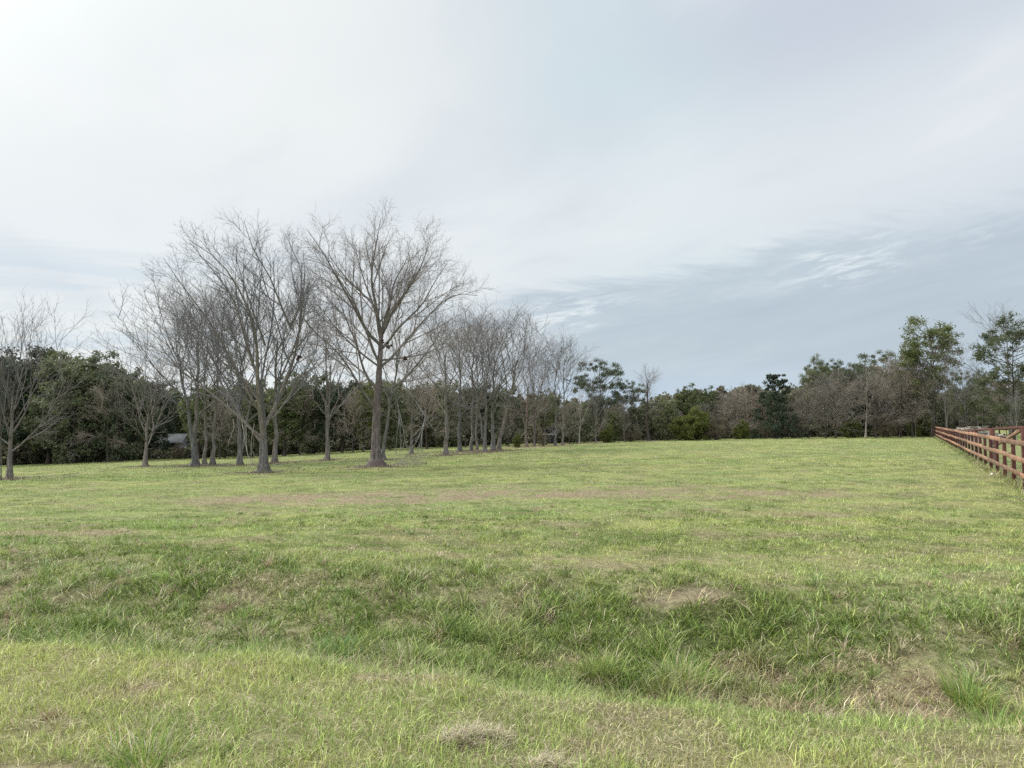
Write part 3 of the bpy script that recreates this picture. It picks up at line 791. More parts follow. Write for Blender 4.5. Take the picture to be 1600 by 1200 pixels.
hero(H2, 180, 320, k2, (412, 741), 37, .24, [(637, 1148), (638, 1090), (636, 1030), (632, 960), (632, 900), (622, 800)],
     (np.array([-1.3, 0, 6.7]), np.array([5.4, 4.2, 5.1])), 202, (2, 2.6, 4.8), M_BARK, M_TWIG,
     'wide bare pecan tree forking low, one long limb reaching far out to the left', 'bare pecan trees on the field')

# ---- templates for the other bare trees (10 m tall), built once and copied
TPL = {}


def make_tpl(key, seed, r, nl, z0, z1, env, lv, trop=.32, up0=60, up1=14, mt=None, mc=None, name='pecan_tree', th=.62, twig=1.1, lean=(0, 0), wob=.08, droop=0.0, tr2=None):
    rng = np.random.default_rng(seed)
    tk = trunk_poly(10 * th, r, rng, lean)
    env = (np.array(env[0], float), np.array(env[1], float))
    lb = fan_limbs(nl, z0, z1, env, rng, tk, up0=up0, up1=up1, wob=wob, rb=.5)
    MBt, C = bare_mesh(lv, rng, env, tk, lb, trop=trop, tw=twig, droop=droop)
    if tr2:   # a second stem from the same foot
        t2 = trunk_poly(10 * tr2[0], r * .7, rng, tr2[1]); v, f = tubes(t2[0][None], t2[1][None], 8); MBt.add(v, f)
        lb2 = fan_limbs(6, 10 * tr2[0] * .35, 10 * tr2[0] * .97, env, rng, t2, up0=50, up1=14, rb=.5)
        M2, C2 = bare_mesh(lv, rng, env, t2, lb2, trop=trop, tw=twig, droop=droop)
        for src, dst in ((M2, MBt), (C2, C)):
            for v_ in [0]:
                dst.add(np.concatenate(src.v), np.concatenate(src.f4))
    TPL[key] = dict(t=MBt, c=C, mt=mt or M_BARK, mc=mc or M_TWIG, name=name, me=None)


make_tpl('vase', 1, .135, 11, 1.3, 4.0, ((0, 0, 5.6), (4.6, 4.6, 4.6)), [6, 5, 4], th=.42, up0=55)
make_tpl('tall', 2, 0.105, 10, 2.5, 6.3, ((.2, 0, 6.6), (4.0, 4.0, 3.7)), [5, 5, 3], th=.66, up0=52)
make_tpl('fork', 3, 0.105, 11, 2.0, 5.0, ((.3, 0, 6.2), (4.4, 4.2, 4.1)), [4, 5, 3], th=.52, up0=42, up1=10, tr2=(.55, (.14, .02)))
make_tpl('slim', 4, 0.076, 11, 2.9, 7.2, ((0, 0, 6.8), (3.2, 3.2, 3.5)), [4, 5, 4], th=.75, up0=45, up1=12)
make_tpl('lean', 5, 0.088, 11, 2.7, 6.4, ((1.2, 0, 6.6), (3.8, 3.8, 3.7)), [5, 5, 3], th=.66, up0=46, lean=(.13, 0))
make_tpl('stems', 6, .10, 9, 1.6, 5.0, ((0, 0, 5.8), (3.6, 3.6, 4.4)), [4, 5, 4], th=.6, up0=32, up1=8, tr2=(.6, (-.12, .03)), mt=M_BARK_RED)
make_tpl('pale', 7, .12, 8, 2.2, 6.2, ((0, 0, 6.2), (2.8, 2.8, 3.9)), [5, 5, 4], th=.7, up0=48, up1=12, mt=M_BARK_PALE, mc=M_BARK_PALE, name='bare_tree', wob=.1, trop=.1)
make_tpl('dark', 8, .12, 8, 3.0, 7.4, ((0, 0, 6.8), (1.7, 1.7, 3.3)), [4, 5, 4], th=.8, up0=30, up1=12, mt=M_BARK_DARK, mc=M_TWIG, name='bare_tree', wob=.07)
make_tpl('tangle', 9, .10, 15, .8, 6.4, ((0, 0, 4.7), (4.4, 3.8, 5.3)), [6, 7, 5], th=.66, up0=78, up1=20, mt=M_BARK_DARK, mc=M_DEAD, name='bare_tree', wob=.16, trop=-.02, droop=.3, twig=2.0)
make_tpl('tangle2', 10, .11, 12, 1.5, 6.8, ((0, 0, 5.6), (3.9, 3.5, 4.5)), [6, 7, 5], th=.7, up0=66, up1=15, mt=M_BARK_DARK, mc=M_DEAD, name='bare_tree', wob=.15, trop=.05, droop=.12, twig=1.9)


def place(key, px, D, top, width, label, group, rz=None, name=None, flip=False, mats=None):
    """instance of a template: D depth, top = pixel row of the tip, width = crown width factor"""
    T_ = TPL[key]
    loc = P(px, D); H = ZY(top, D) - loc[2]
    nm = name or T_['name']
    root = empty(nm, loc, rz if rz is not None else random.uniform(-.4, .4))
    if T_['me'] is None:
        a = T_['t'].build('trunk', T_['mt'], root, smooth=True); b = T_['c'].build('crown', T_['mc'], root, smooth=False) if isinstance(T_['c'], MB) else T_['c']('crown', root)
        T_['me'] = (a, b)
    else:
        for ch in T_['me']:
            d = ch.copy(); d.parent = root; COL.objects.link(d)
    s = H / 10.0
    root.scale = (s * width * (-1 if flip else 1), s * width, s)
    return tag(root, label, 'tree', group)


random.seed(4)
BG = 'bare pecan trees on the field'
place('vase', 18, 38, 440, .95, 'bare pecan tree cut off by the left edge, a slim stem leaning beside its foot', BG, rz=.4)
place('lean', 5, 37.4, 560, .5, 'slim grey stem leaning away beside the bare pecan at the left edge', BG, rz=2.9)
place('vase', 230, 53, 508, 1.1, 'low rounded lone bare pecan against the dark wood, left of the pale shed roof', BG, rz=2.0)
place('lean', 303, 50, 455, 1.45, 'bare pecan trunk leaning to the left, touching the straight trunk beside it', BG, rz=3.0)
place('tall', 308, 51, 425, 1.3, 'straight bare pecan trunk standing against the leaning one', BG, rz=1.0)
place('slim', 322, 54, 470, 1.3, 'slender dark bare pecan between the touching pair and the next pale trunk', BG, rz=.3)
place('slim', 335, 52, 450, 1.35, 'slender pale bare pecan, last of the row before the wide low-forking tree', BG, rz=2.2)
place('fork', 377, 50, 430, 1.2, 'bare pecan trunk behind the long left limb of the wide low-forking tree', BG, rz=.2)
place('tall', 430, 52, 430, 1.15, 'straight grey pecan trunk just behind the wide low-forking tree, on its right', BG, rz=4.0)
place('fork', 512, 53, 438, 1.05, 'slim bare pecan with grass round its foot, midway between the two largest pecans', BG, rz=1.5)
place('lean', 601, 48, 450, 1.1, 'pale bare pecan trunk leaning out from behind the thick reddish trunk', BG, rz=-.1)
place('vase', 643, 58, 510, .95, 'small vase-shaped bare pecan behind the broken hanging branch', BG, rz=.9)
place('tall', 697, 53, 468, 1.3, 'bare pecan with a stout flared trunk standing clear, right of the broken hanging branch', BG, rz=2.4)
place('tall', 719, 60, 490, 1.2, 'thick pale pecan trunk next right of the stout flared one', BG, rz=.6)
place('slim', 737, 63, 478, 1.25, 'thin pecan trunk, left one of a close thin pair', BG, rz=1.2)
place('slim', 745, 64, 500, 1.1, 'thinnest pecan trunk, right one of a close thin pair', BG, rz=3.3)
place('fork', 757, 58, 476, 1.2, 'bare pecan with a trunk tilted to the left at the head of the far cluster', BG, rz=2.8)
place('tall', 770, 61, 478, 1.3, 'middle upright pecan of the far cluster of three', BG, rz=5.0)
place('lean', 781, 62, 485, 1.5, 'bare pecan at the right of the far cluster, its limb reaching far to the right', BG, rz=.1)
place('stems', 822, 72, 540, 1.2, 'reddish bare tree of several close stems rising from weeds', BG, rz=.5, name='bare_tree')
place('stems', 836, 73, 525, 1.0, 'dark red bare tree with two upright forks beside the many-stemmed one', BG, rz=2.5, name='bare_tree')
place('slim', 868, 74, 522, 1.2, 'thin pale-stemmed bare tree, left one of a pair at the field edge', BG, rz=.5, name='bare_tree')
place('slim', 879, 75, 530, 1.2, 'thin bare tree with a dark clump in its fork, right one of the field-edge pair', BG, rz=2.0, name='bare_tree')
place('vase', 930, 82, 585, .7, 'low grey bare tree at the field edge under the tall clumpy green crown', BG, rz=.4, name='bare_tree')
EG = 'trees along the far field edge'
place('pale', 905, 80, 600, .75, 'pale twisted bare tree bending left before dark evergreens', EG, rz=1.0)
place('dark', 1014, 86, 568, 1.25, 'bare tree with a thick dark vine-covered trunk standing alone at the field edge', EG, rz=.5)
place('pale', 1352, 93, 555, .8, 'white-barked bare tree standing up out of the brown vines', EG, rz=.8)
place('tangle', 1290, 90, 600, 1.15, 'sprawling brown tangle of bare vines and pale low branches reaching the grass', EG, rz=.1)
place('tangle2', 1318, 94, 585, 1.0, 'brown vine-draped tree with a dark snag showing at its top', EG, rz=2.0)
place('tangle2', 1405, 93, 552, 1.0, 'tall brown vine-draped tree left of the tallest green tree', EG, rz=.9)
place('tangle', 1378, 92, 620, .9, 'lower grey-brown tangle with dark slanting stems', EG, rz=3.0)
place('tangle2', 1168, 96, 600, 1.05, 'reddish-brown bare tree thick with twigs left of the dark cedar', EG, rz=1.2)
place('tangle', 1130, 97, 610, .85, 'brown twiggy tree behind the rounded green bush', EG, rz=2.6)
place('tangle2', 1245, 95, 618, .8, 'short brown twiggy tree right of the dark cedar', EG, rz=3.9)
place('stems', 975, 84, 615, .75, 'short bare thicket tree with reddish stems left of the vine-covered trunk', EG, rz=.6, name='bare_tree')
place('fork', 1478, 88, 525, .75, 'bare forked tree rising in a wide V beside the tallest green tree', EG, rz=.3, name='bare_tree')
place('tall', 1508, 96, 560, .8, 'faint bare tree between the wide V and the right-hand evergreen', EG, rz=1.3, name='bare_tree')
place('tall', 1578, 86, 470, 1.05, 'tall pale-twigged bare tree rising behind the right-hand evergreen', EG, rz=2.1, name='bare_tree')
place('pale', 1586, 60, 600, .45, 'small white-stemmed tree in front of the far wood beyond the fence', EG, rz=2.1)
for key, px, D, top, w, lab in [
    ('tangle', 98, 76, 585, .9, 'grey twiggy bare tree inside the wood near the left-edge pecan, right of it'),
    ('tangle2', 172, 76, 590, .9, 'grey twiggy bare tree at the wood edge left of the lone low pecan'),
    ('tangle', 345, 74, 610, .9, 'grey twiggy bare tree at the wood edge behind the slender pale pecan'),
    ('tangle2', 470, 76, 600, .9, 'grey twiggy bare tree between the low-forking pecan and the slim middle pecan'),
    ('tangle', 552, 74, 605, .9, 'grey twiggy bare tree at the wood edge left of the tallest pecan'),
    ('tangle2', 668, 76, 590, 1.0, 'grey twiggy bare tree left of the stout flared trunk, at the wood edge'),
    ('tangle', 728, 78, 600, 1.0, 'grey twiggy bare tree behind the close thin pair of trunks'),
    ('tangle', 1098, 93, 628, 1.0, 'grey-brown thicket tree standing just behind the gap between light green and brown bushes'),
    ('tangle2', 1148, 92, 606, 1.1, 'brown twiggy tree with the widest crown between the brown bush and the cedar'),
    ('tangle', 1188, 94, 612, 1.1, 'brown twiggy tree pressed against the left side of the dark cedar'),
    ('tangle', 1262, 92, 596, 1.0, 'grey-brown vine-hung tree halfway between the cedar and the sprawling tangle'),
    ('tangle', 1305, 90, 575, 1.1, 'highest mound of brown vines left of the white-barked tree'),
    ('tangle2', 1368, 91, 578, 1.1, 'brown vine-hung tree just right of the white-barked tree'),
    ('tangle', 1425, 91, 572, 1.1, 'brown vine-hung tree overlapping the foot of the tallest green tree'),
    ('tangle2', 1060, 90, 640, .9, 'low brown thicket tree at the left foot of the light green bush'),
    ('tangle2', 1035, 93, 630, .9, 'grey twiggy tree just right of the vine-covered trunk'),
    ('tangle', 958, 86, 632, .9, 'grey twiggy thicket right of the low grey bare tree'),
    ('tangle', 890, 80, 625, .9, 'grey twiggy thicket behind the field-edge pair of thin stems'),
    ('tangle2', 848, 76, 610, .8, 'reddish-grey thicket right of the reddish stems'),
    ('tangle', 795, 74, 625, .8, 'low reddish thicket between the far cluster and the many-stemmed tree'),
    ('tangle2', 1490, 104, 600, 1.0, 'dull brown twiggy tree behind the wide V, past the fence end'),
    ('tangle', 1525, 112, 602, 1.1, 'low grey twiggy tree beyond the fence under the see-through crown'),
    ('tangle2', 1560, 98, 590, 1.1, 'grey twiggy tree beyond the fence just left of the right-hand evergreen'),
    ('tangle', 1602, 92, 600, 1.1, 'grey twiggy tree beyond the fence cut by the right edge')]:
    place(key, px, D, top, w, lab, EG)
place('stems', 1430, 92, 590, .7, 'thin bare stems at the end of the tangle by the gap to the next field', EG, rz=2.1, name='bare_tree')


# ---- leafy trees
def leaf_quads(cen, rad, per, size, rng, flat=.75, shell=.55):
    n = len(cen) * per
    c = np.repeat(cen, per, 0); r = np.repeat(rad, per)[:, None]
    d = rng.normal(0, 1, (n, 3)); d /= np.linalg.norm(d, axis=1, keepdims=True)
    q = rng.uniform(0, 1, (n, 1)) ** shell
    wob = 1 + .35 * np.sin(d[:, :1] * 5 + c[:, :1]) * np.cos(d[:, 1:2] * 4 + c[:, 2:3])
    p = c + d * q * r * wob * np.array([1, 1, flat])
    a = rng.normal(0, 1, (n, 3)); a /= np.linalg.norm(a, axis=1, keepdims=True)
    b = np.cross(a, rng.normal(0, 1, (n, 3))); b /= np.linalg.norm(b, axis=1, keepdims=True)
    s = (size * rng.uniform(.55, 1.4, n))[:, None]
    v = np.stack([p - a * s, p + b * s * .5, p + a * s, p - b * s * .5], 1).reshape(-1, 3)
    f = np.arange(n)[:, None] * 4 + np.arange(4)[None]
    return v, f


def make_leafy(key, seed, kind, ml, mt=None, name='evergreen_tree', nclump=70, per=130, size=.17, crown=((0, 0, 6), (3.3, 3.3, 4)), clr=(.7, 1.2), r=.17, base=.15, th=.85, hole=0.0, lean=(0, 0)):
    rng = np.random.default_rng(seed)
    c0 = np.array(crown[0], float); ax = np.array(crown[1], float)
    tk = trunk_poly(10 * th, r, rng, lean, top_r=.15)
    T_ = MB(); v, f = tubes(tk[0][None], tk[1][None], 8); T_.add(v, f)
    cen = []
    while len(cen) < nclump:
        d = rng.normal(0, 1, 3); d /= np.linalg.norm(d); q = rng.uniform(0, 1) ** (.33 if hole < .5 else .16)
        p = c0 + d * q * ax * (1 + .22 * math.sin(4 * d[0] + seed) * math.cos(3 * d[1] + seed * 2) + .15 * math.sin(6 * d[2] + seed))
        if kind == 'cone': p = np.array([d[0] * ax[0] * q, d[1] * ax[1] * q, c0[2] + rng.uniform(-1, 1) * ax[2]]); k = 1 - .62 * ((p[2] - c0[2]) / ax[2] + 1) / 2; p[:2] *= k
        if p[2] < base * 10: continue
        if hole and fbm(np.array([p[0] * .55 + seed]), np.array([p[2] * .55]), seed, 2)[0] < hole * .5: continue
        cen.append(p)
    cen = np.array(cen); rad = rng.uniform(clr[0], clr[1], nclump)
    if kind == 'cone': rad *= np.clip(1.2 - .07 * cen[:, 2], .35, 1)
    # limbs to the clumps
    ns = min(nclump, 46); idx = rng.choice(nclump, ns, False); pts = []; rr = []
    for i in idx:
        e = cen[i]; zz = max(base * 8, min(th * 9.2, e[2] - np.linalg.norm(e[:2]) * .7)); s0 = np.array([np.interp(zz, tk[0][:, 2], tk[0][:, 0]), np.interp(zz, tk[0][:, 2], tk[0][:, 1]), zz])
        m = (s0 + e) / 2 + np.array([0, 0, -.15]) + rng.normal(0, .15, 3); pts.append(resample([s0, m, e], 7)); rr.append(np.linspace(r * .32, .02, 7))
    v, f = tubes(np.array(pts), np.array(rr), 5); T_.add(v, f)
    C = MB(); v, f = leaf_quads(cen, rad, per, size, rng); C.add(v, f)
    TPL[key] = dict(t=T_, c=C, mt=mt or M_BARK_DARK, mc=ml, name=name, me=None)


make_leafy('oak', 31, 'round', M_EVER, crown=((0, 0, 5.6), (3.9, 3.6, 4.1)), nclump=210, per=75, size=.14, clr=(.35, .8), base=.10, th=.75, hole=.35)
make_leafy('oak2', 32, 'round', M_EVER2, crown=((.2, 0, 5.9), (3.2, 3.2, 3.9)), nclump=190, per=75, size=.14, clr=(.35, .8), base=.12, th=.8, hole=.4)
make_leafy('full', 33, 'round', M_EVER, crown=((0, 0, 4.8), (3.6, 3.2, 5.0)), nclump=240, per=70, size=.15, clr=(.35, .8), base=.02, th=.75, hole=.2)
make_leafy('clumpy', 34, 'round', M_PALEG, crown=((0, 0, 6.4), (3.9, 3.6, 3.4)), nclump=150, per=150, size=.075, clr=(.3, .65), base=.28, th=.8, hole=.6, r=.10)
make_leafy('tallg', 35, 'round', M_EVER2, crown=((-.2, 0, 6.4), (2.2, 2.0, 3.5)), nclump=170, per=120, size=.07, clr=(.3, .6), base=.22, th=.9, hole=.4, r=.10)
make_leafy('ragged', 36, 'round', M_EVER, crown=((0, 0, 5.5), (2.6, 2.5, 4.6)), nclump=165, per=115, size=.07, clr=(.3, .62), base=.08, th=.9, hole=.5, r=.09)
make_leafy('cedar', 37, 'cone', M_CEDAR, crown=((0, 0, 5.0), (4.6, 4.2, 4.8)), nclump=190, per=90, size=.12, clr=(.4, .9), base=.02, th=.93, name='cedar_tree')
make_leafy('bush', 38, 'round', M_BUSH, crown=((0, 0, 3.9), (6.4, 5.0, 5.2)), nclump=150, per=120, size=.24, clr=(.6, 1.6), base=0.0, th=.6, name='bush', r=.2)
make_leafy('brownbush', 39, 'round', M_BROWN, crown=((0, 0, 3.9), (6.0, 5.0, 5.4)), nclump=120, per=70, size=.17, clr=(.7, 1.8), base=0.0, th=.6, name='bush', r=.2)

WG = 'evergreens of the wood behind the bare pecans'
LW = 'dark evergreen tree in the shaded wood '
for key, px, D, top, w, lab, mc in [
    ('oak', -28, 84, 528, 1.0, None, None),
    ('oak', 22, 80, 526, 1.0, 'broad dark evergreen with an open crown behind the bare pecan at the left edge', M_CEDAR),
    ('oak2', 78, 82, 553, .95, 'lighter green evergreen just right of the bare pecan at the left edge', None),
    ('full', 118, 78, 545, .95, 'tall full evergreen with light green top, midway from left edge to the lone low pecan', None),
    ('oak2', 158, 80, 552, .85, 'light-topped evergreen left of the lone low pecan', None),
    ('full', 192, 78, 572, .85, LW + 'behind the left side of the lone low pecan', None),
    ('oak', 232, 83, 588, .8, LW + 'directly behind the lone low pecan', None),
    ('oak2', 262, 92, 596, .8, 'olive-green tree behind the pale shed roof', None),
    ('oak2', 312, 78, 592, .75, 'olive-green tree behind the touching pair of pecan trunks', None),
    ('full', 352, 80, 600, .75, 'olive-tinged dark tree behind the last slender pecan of the row', M_EVER2),
    ('full', 395, 78, 590, .8, LW + 'behind the wide low-forking pecan', None),
    ('oak2', 445, 76, 583, .95, 'rounded green tree reaching the ground just right of the wide low-forking pecan', None),
    ('full', 490, 80, 578, .85, 'dark shaded evergreen left of the slim pecan midway between the largest two', None),
    ('oak', 535, 78, 585, .8, 'dark shaded evergreen right of the slim pecan midway between the largest two', None),
    ('oak2', 568, 76, 600, .7, 'small yellow-green tree showing left of the thick reddish trunk', M_BUSH),
    ('full', 610, 80, 590, .8, LW + 'just right of the thick reddish trunk', None),
    ('oak2', 655, 83, 598, .8, 'grey-green tree above the broken hanging branch', None),
    ('full', 700, 82, 592, .8, LW + 'behind the stout flared pecan trunk', None),
    ('oak', 745, 84, 590, .8, LW + 'behind the close thin pair of trunks', None),
    ('full', 792, 82, 600, .8, LW + 'right of the far cluster of three pecans', None),
    ('oak2', 848, 86, 608, .75, 'dull green tree between the reddish stems and the pale thin pair', None),
    ('full', 905, 84, 628, .8, 'low dark evergreen shrubby tree right of the pale thin pair', None),
    ('clumpy', 937, 92, 566, 1.0, 'tall tree with a flat clumpy green crown and sky showing through', None),
    ('clumpy', 985, 92, 598, .9, 'small clumpy pale green crown right of the tall flat-topped one', None),
    ('full', 960, 86, 640, .8, 'low green tree at the field edge under the small clumpy crown', M_EVER2),
    ('full', 1042, 90, 622, .75, 'low dull green tree right of the vine-covered trunk', None),
    ('oak2', 1072, 97, 600, .8, 'rounded mid-green tree crown left of the brown twiggy trees', None),
    ('oak2', 1104, 99, 604, .7, 'second rounded green crown touching the first one behind the green bush', None),
    ('cedar', 1212, 92, 584, .95, 'dark blue-green cedar standing out from the brown trees', None),
    ('ragged', 1278, 99, 560, .85, 'evergreen with ragged dark clumps above the sprawling vine tangle', None),
    ('clumpy', 1308, 101, 566, .9, 'open clumpy crown between the ragged evergreen and the white-barked tree', M_EVER),
    ('oak', 1340, 103, 560, .8, 'dark green crown just left of the white-barked tree', None),
    ('clumpy', 1385, 100, 553, 1.1, 'wide dark clumpy crown right of the white-barked tree', M_EVER),
    ('tallg', 1456, 92, 495, 1.15, 'tallest green tree of the right side with a leafy top over bare limbs', None),
    ('full', 1436, 96, 580, .7, 'dark green tree below and left of the tallest green tree', None),
    ('clumpy', 1508, 100, 582, .8, 'small crown with see-through clumps right of the wide V', M_EVER),
    ('ragged', 1536, 104, 580, .9, 'thin dull evergreen in the gap left of the right-hand evergreen', None),
    ('ragged', 1584, 74, 498, 1.1, 'large grey-green evergreen with drooping ragged foliage at the right edge', M_PALEG),
]:
    if lab is None: continue
    o = place(key, px, D, top, w, lab, WG if px < 920 else EG)
    if mc is not None:
        cr = [c for c in o.children if c.name.startswith('crown')][0]
        cr.data = cr.data.copy(); cr.data.materials[0] = mc
BU = 'bushes along the field edge'
for key, px, D, top, w, lab in [
    ('bush', 1082, 88, 634, .95, 'rounded light green bush at the field edge left of the brown bush'),
    ('brownbush', 1118, 87, 648, .85, 'dark brown leafless-looking bush against the light green one'),
    ('bush', 1158, 91, 655, .7, 'low green bush between the brown bush and the cedar'),
    ('brownbush', 1240, 91, 650, .75, 'brown bush at the foot of the cedar on its right'),
    ('bush', 1330, 92, 650, .7, 'dull green bush behind the sprawling low branches'),
    ('brownbush', 1385, 91, 645, .8, 'brown bush under the slanting dark stems'),
    ('bush', 1440, 94, 640, .7, 'dark green bush at the end of the treeline by the field gap'),
    ('brownbush', 985, 85, 662, .8, 'low brown bush left of the vine-covered trunk'),
    ('bush', 948, 84, 664, .6, 'small green bush beside the low grey bare tree'),
    ('bush', 808, 71, 676, .45, 'small green bush at the foot of the many-stemmed reddish tree'),
    ('brownbush', 848, 73, 672, .6, 'brown weedy bush right of the reddish stems'),
    ('brownbush', 280, 80, 688, .6, 'brown bush in front of the grey shed with the pale metal roof'),
    ('brownbush', 1195, 92, 660, .6, 'low brown bush at the foot of the cedar on its left'),
]:
    o = place(key, px, D, top, w, lab, BU); o['category'] = 'bush'


# ---- the wood that reads as one mass, and its shaded undergrowth
def woods(name, segs, seed, label, mat, size, per, hvar=.25, base=0.0, cat='woods'):
    """segs: list of (px, D, top row) along the wood; depth rows behind"""
    rng = np.random.default_rng(seed); cen = []; rad = []
    tp = []; trd = []
    px = np.array([s[0] for s in segs], float); D = np.array([s[1] for s in segs], float); top = np.array([s[2] for s in segs], float)
    for row in range(3):
        xs = px[0]
        while xs < px[-1]:
            Dq = float(np.interp(xs, px, D)) + row * 7 + rng.uniform(-2, 2); tq = float(np.interp(xs, px, top)) + rng.uniform(-6, 14) + row * 2
            x = X(xs, Dq); g = float(hz(x, Dq)); H = max(1.0, ZY(tq, Dq) - g)
            m = int(26 * max(.5, H / 9))
            zz = rng.uniform(base, 1, m) * H * .97; a = rng.uniform(0, 6.28, m); w = rng.uniform(0, 1, m) ** .5 * (1.7 * (1 - .55 * (zz / H) ** 2))
            cen.append(np.stack([x + w * np.cos(a), Dq + w * np.sin(a), g + zz], -1)); rad.append(rng.uniform(.6, 1.15, m))
            if rng.uniform() < .8:
                xx = x + rng.uniform(-1, 1); tp.append(np.stack([xx + np.cumsum(rng.normal(0, .1, 7)), np.full(7, Dq - 1.4), g + np.linspace(-.1, H * .8, 7)], -1)); trd.append(np.linspace(.13, .05, 7) * rng.uniform(.6, 1.4))
            xs += 1.9 / Dq * F * rng.uniform(.8, 1.2)
    cen = np.concatenate(cen); rad = np.concatenate(rad)
    B = MB(); v, f = leaf_quads(cen, rad, per, size, rng); B.add(v, f)
    o = B.build(name, mat)
    tag(o, label, cat, kind='stuff')
    if tp:
        C = MB(); v, f = tubes(np.array(tp), np.array(trd), 5); C.add(v, f); return o, C
    return o, None


o1, t1 = woods('woods', [(-330, 92, 560), (0, 90, 556), (120, 90, 565), (230, 92, 596), (255, 96, 640), (290, 96, 640), (305, 92, 604), (420, 90, 602), (560, 90, 600), (700, 92, 604), (860, 96, 622), (1000, 100, 628), (1060, 103, 612), (1130, 106, 608), (1250, 108, 603), (1280, 108, 578), (1340, 108, 572), (1432, 106, 578), (1440, 106, 610), (1480, 106, 612)], 7,
               'dense shaded mass of trees filling the wood behind the bare pecans', M_WOODS, .34, 42)
w2, t2 = woods('woods', [(1425, 190, 622), (1500, 195, 606), (1600, 190, 596), (1800, 180, 590), (2050, 160, 585)], 8,
               'distant treeline beyond the neighbouring field past the fence', M_WOODS, .5, 36)
ug, _ = woods('undergrowth', [(-330, 86, 688), (0, 84, 690), (150, 84, 688), (235, 85, 690), (258, 88, 706), (292, 88, 706), (310, 85, 686), (600, 86, 670), (860, 90, 662), (1010, 94, 662), (1200, 100, 655), (1440, 101, 652)], 9,
              'dark undergrowth at the foot of the wood behind the field', M_WOODS, .25, 46, cat='undergrowth')
# trunks that cannot be told apart inside the wood
B = MB()
for q in (t1, t2): B.add(np.concatenate(q.v), np.concatenate(q.f4))
tag(B.build('woods', M_BARK, smooth=True), 'thin grey stems crowded inside the far shaded wood', 'woods', kind='stuff')


# ------------------------------------------------------------------ the board fence
def build_fence():
    d = np.array([.541, 1.0]); L0 = np.array([13.77, 20.0])
    def pt(i): q = L0 + d * (2.1 * i); return q
    def gz(q): return float(hz(q[0], q[1], False))
    nrm = np.array([-.88, .476])               # towards the field
    root = empty('board_fence', (L0[0], L0[1], gz(L0)))
    tag(root, 'long red-brown three-board wooden fence running away along the right side of the field', 'fence')
    inv = np.array([L0[0], L0[1], gz(L0)])
    rng = random.Random(3)
    N0, N1 = -6, 39
    for i in range(N0, N1 + 1):
        q = pt(i) - nrm * .075; g = gz(q); m = MB()
        top = 1.34 if i != 0 else 1.72
        t_ = rng.uniform(-.012, .012)
        m.box(np.array([q[0], q[1], g - .15]) - inv, np.array([q[0] + t_, q[1] + t_, g + top + rng.uniform(-.01, .02)]) - inv, .135, .10, up=(-.88, .476, 0))
        m.build('post', M_POST, root)
    hs = (1.26, .83, .40)
    for k, h in enumerate(hs):
        i = N0 - (k % 2)
        while i < N1:
            j = min(i + 2, N1); a0 = max(i, N0)
            A = pt(a0) + nrm * .012; Bq = pt(j) + nrm * .012
            m = MB(); jt = rng.uniform(-.022, .022)
            dd = np.array([d[0], d[1]]) / np.hypot(*d) * .004
            m.box(np.array([A[0] + dd[0], A[1] + dd[1], gz(A) + h + jt]) - inv, np.array([Bq[0] - dd[0], Bq[1] - dd[1], gz(Bq) + h + jt + rng.uniform(-.01, .01)]) - inv, .03, .14, bev=.004)
            m.build('rail', M_RAIL, root)
            i = j
    # wire mesh stapled to the far side of the posts
    m = MB(); pts = []; off = -nrm * .14
    tt = np.arange(N0, N1, .09)
    P0 = np.stack([L0[0] + d[0] * 2.1 * tt + off[0], L0[1] + d[1] * 2.1 * tt + off[1]], -1); gzv = hz(P0[:, 0], P0[:, 1], False)
    vv = np.stack([np.stack([P0[:, 0], P0[:, 1], gzv + a], -1) for a in (.03, 1.2)], 1) - inv
    v, f = tubes(vv, np.full((len(tt), 2), .0018), 3); m.add(v, f)
    for hh in np.arange(.05, 1.22, .15):
        pl = np.stack([P0[:, 0], P0[:, 1], gzv + hh], -1)[::11] - inv
        v, f = tubes(pl[None], np.full((1, len(pl)), .0018), 3); m.add(v, f)
    m.build('wire_mesh', M_WIRE, root)


build_fence()


def build_corral():
    """the second line of tall posts and a top beam beyond the board fence"""
    A = np.array([13.95, 19.93]); d = np.array([.57, 1.0])
    root = empty('corral_fence', P(1595, 20.3)); inv = np.array(root.location)
    tag(root, 'dark red beam-and-post corral with a slanting brace standing behind the board fence', 'fence')
    def w(t, z): return np.array([A[0] + d[0] * t, A[1] + d[1] * t, z]) - inv
    def top(t): return float(np.interp(t, [-6, 0, 12, 38, 50], [1.53, 1.50, 1.38, 1.06, .95]))
    for i, (t, wd) in enumerate(((12, .25), (24, .2), (38, .2), (50, .18))):
        x, y = A + d * t; g = float(hz(x, y, False)); m = MB(); m.box(w(t, g - .2), w(t, top(t) + .0), wd, .18, up=(-.88, .476, 0)); m.build('post', M_REDP, root)
    for a, b in ((.2, 11.8), (12.2, 37.8), (38.2, 50)):
        m = MB(); m.box(w(a, top(a) + .02), w(b, top(b) + .02), .10, .085); m.build('beam', M_REDP, root)
    m = MB(); m.box(w(1.6, 1.43), w(11.8, .62), .07, .11); m.build('brace', M_RAIL, root)
    # run to the right from the tall post
    e = np.array([1.0, -.12])
    for t in (2.6, 5.2):
        x, y = A + e * t; g = float(hz(x, y, False)); m = MB(); m.box(np.array([x, y, g - .2]) - inv, np.array([x, y, 1.53]) - inv, .14, .14, up=(0, 1, 0)); m.build('post', M_REDP, root)
    for zz in (1.50, 1.02, .55):
        a = A + e * .12; b = A + e * 5.3; m = MB(); m.box(np.array([a[0], a[1] - .09, zz]) - inv, np.array([b[0], b[1] - .09, zz]) - inv, .035, .12); m.build('rail', M_REDP, root)


build_corral()


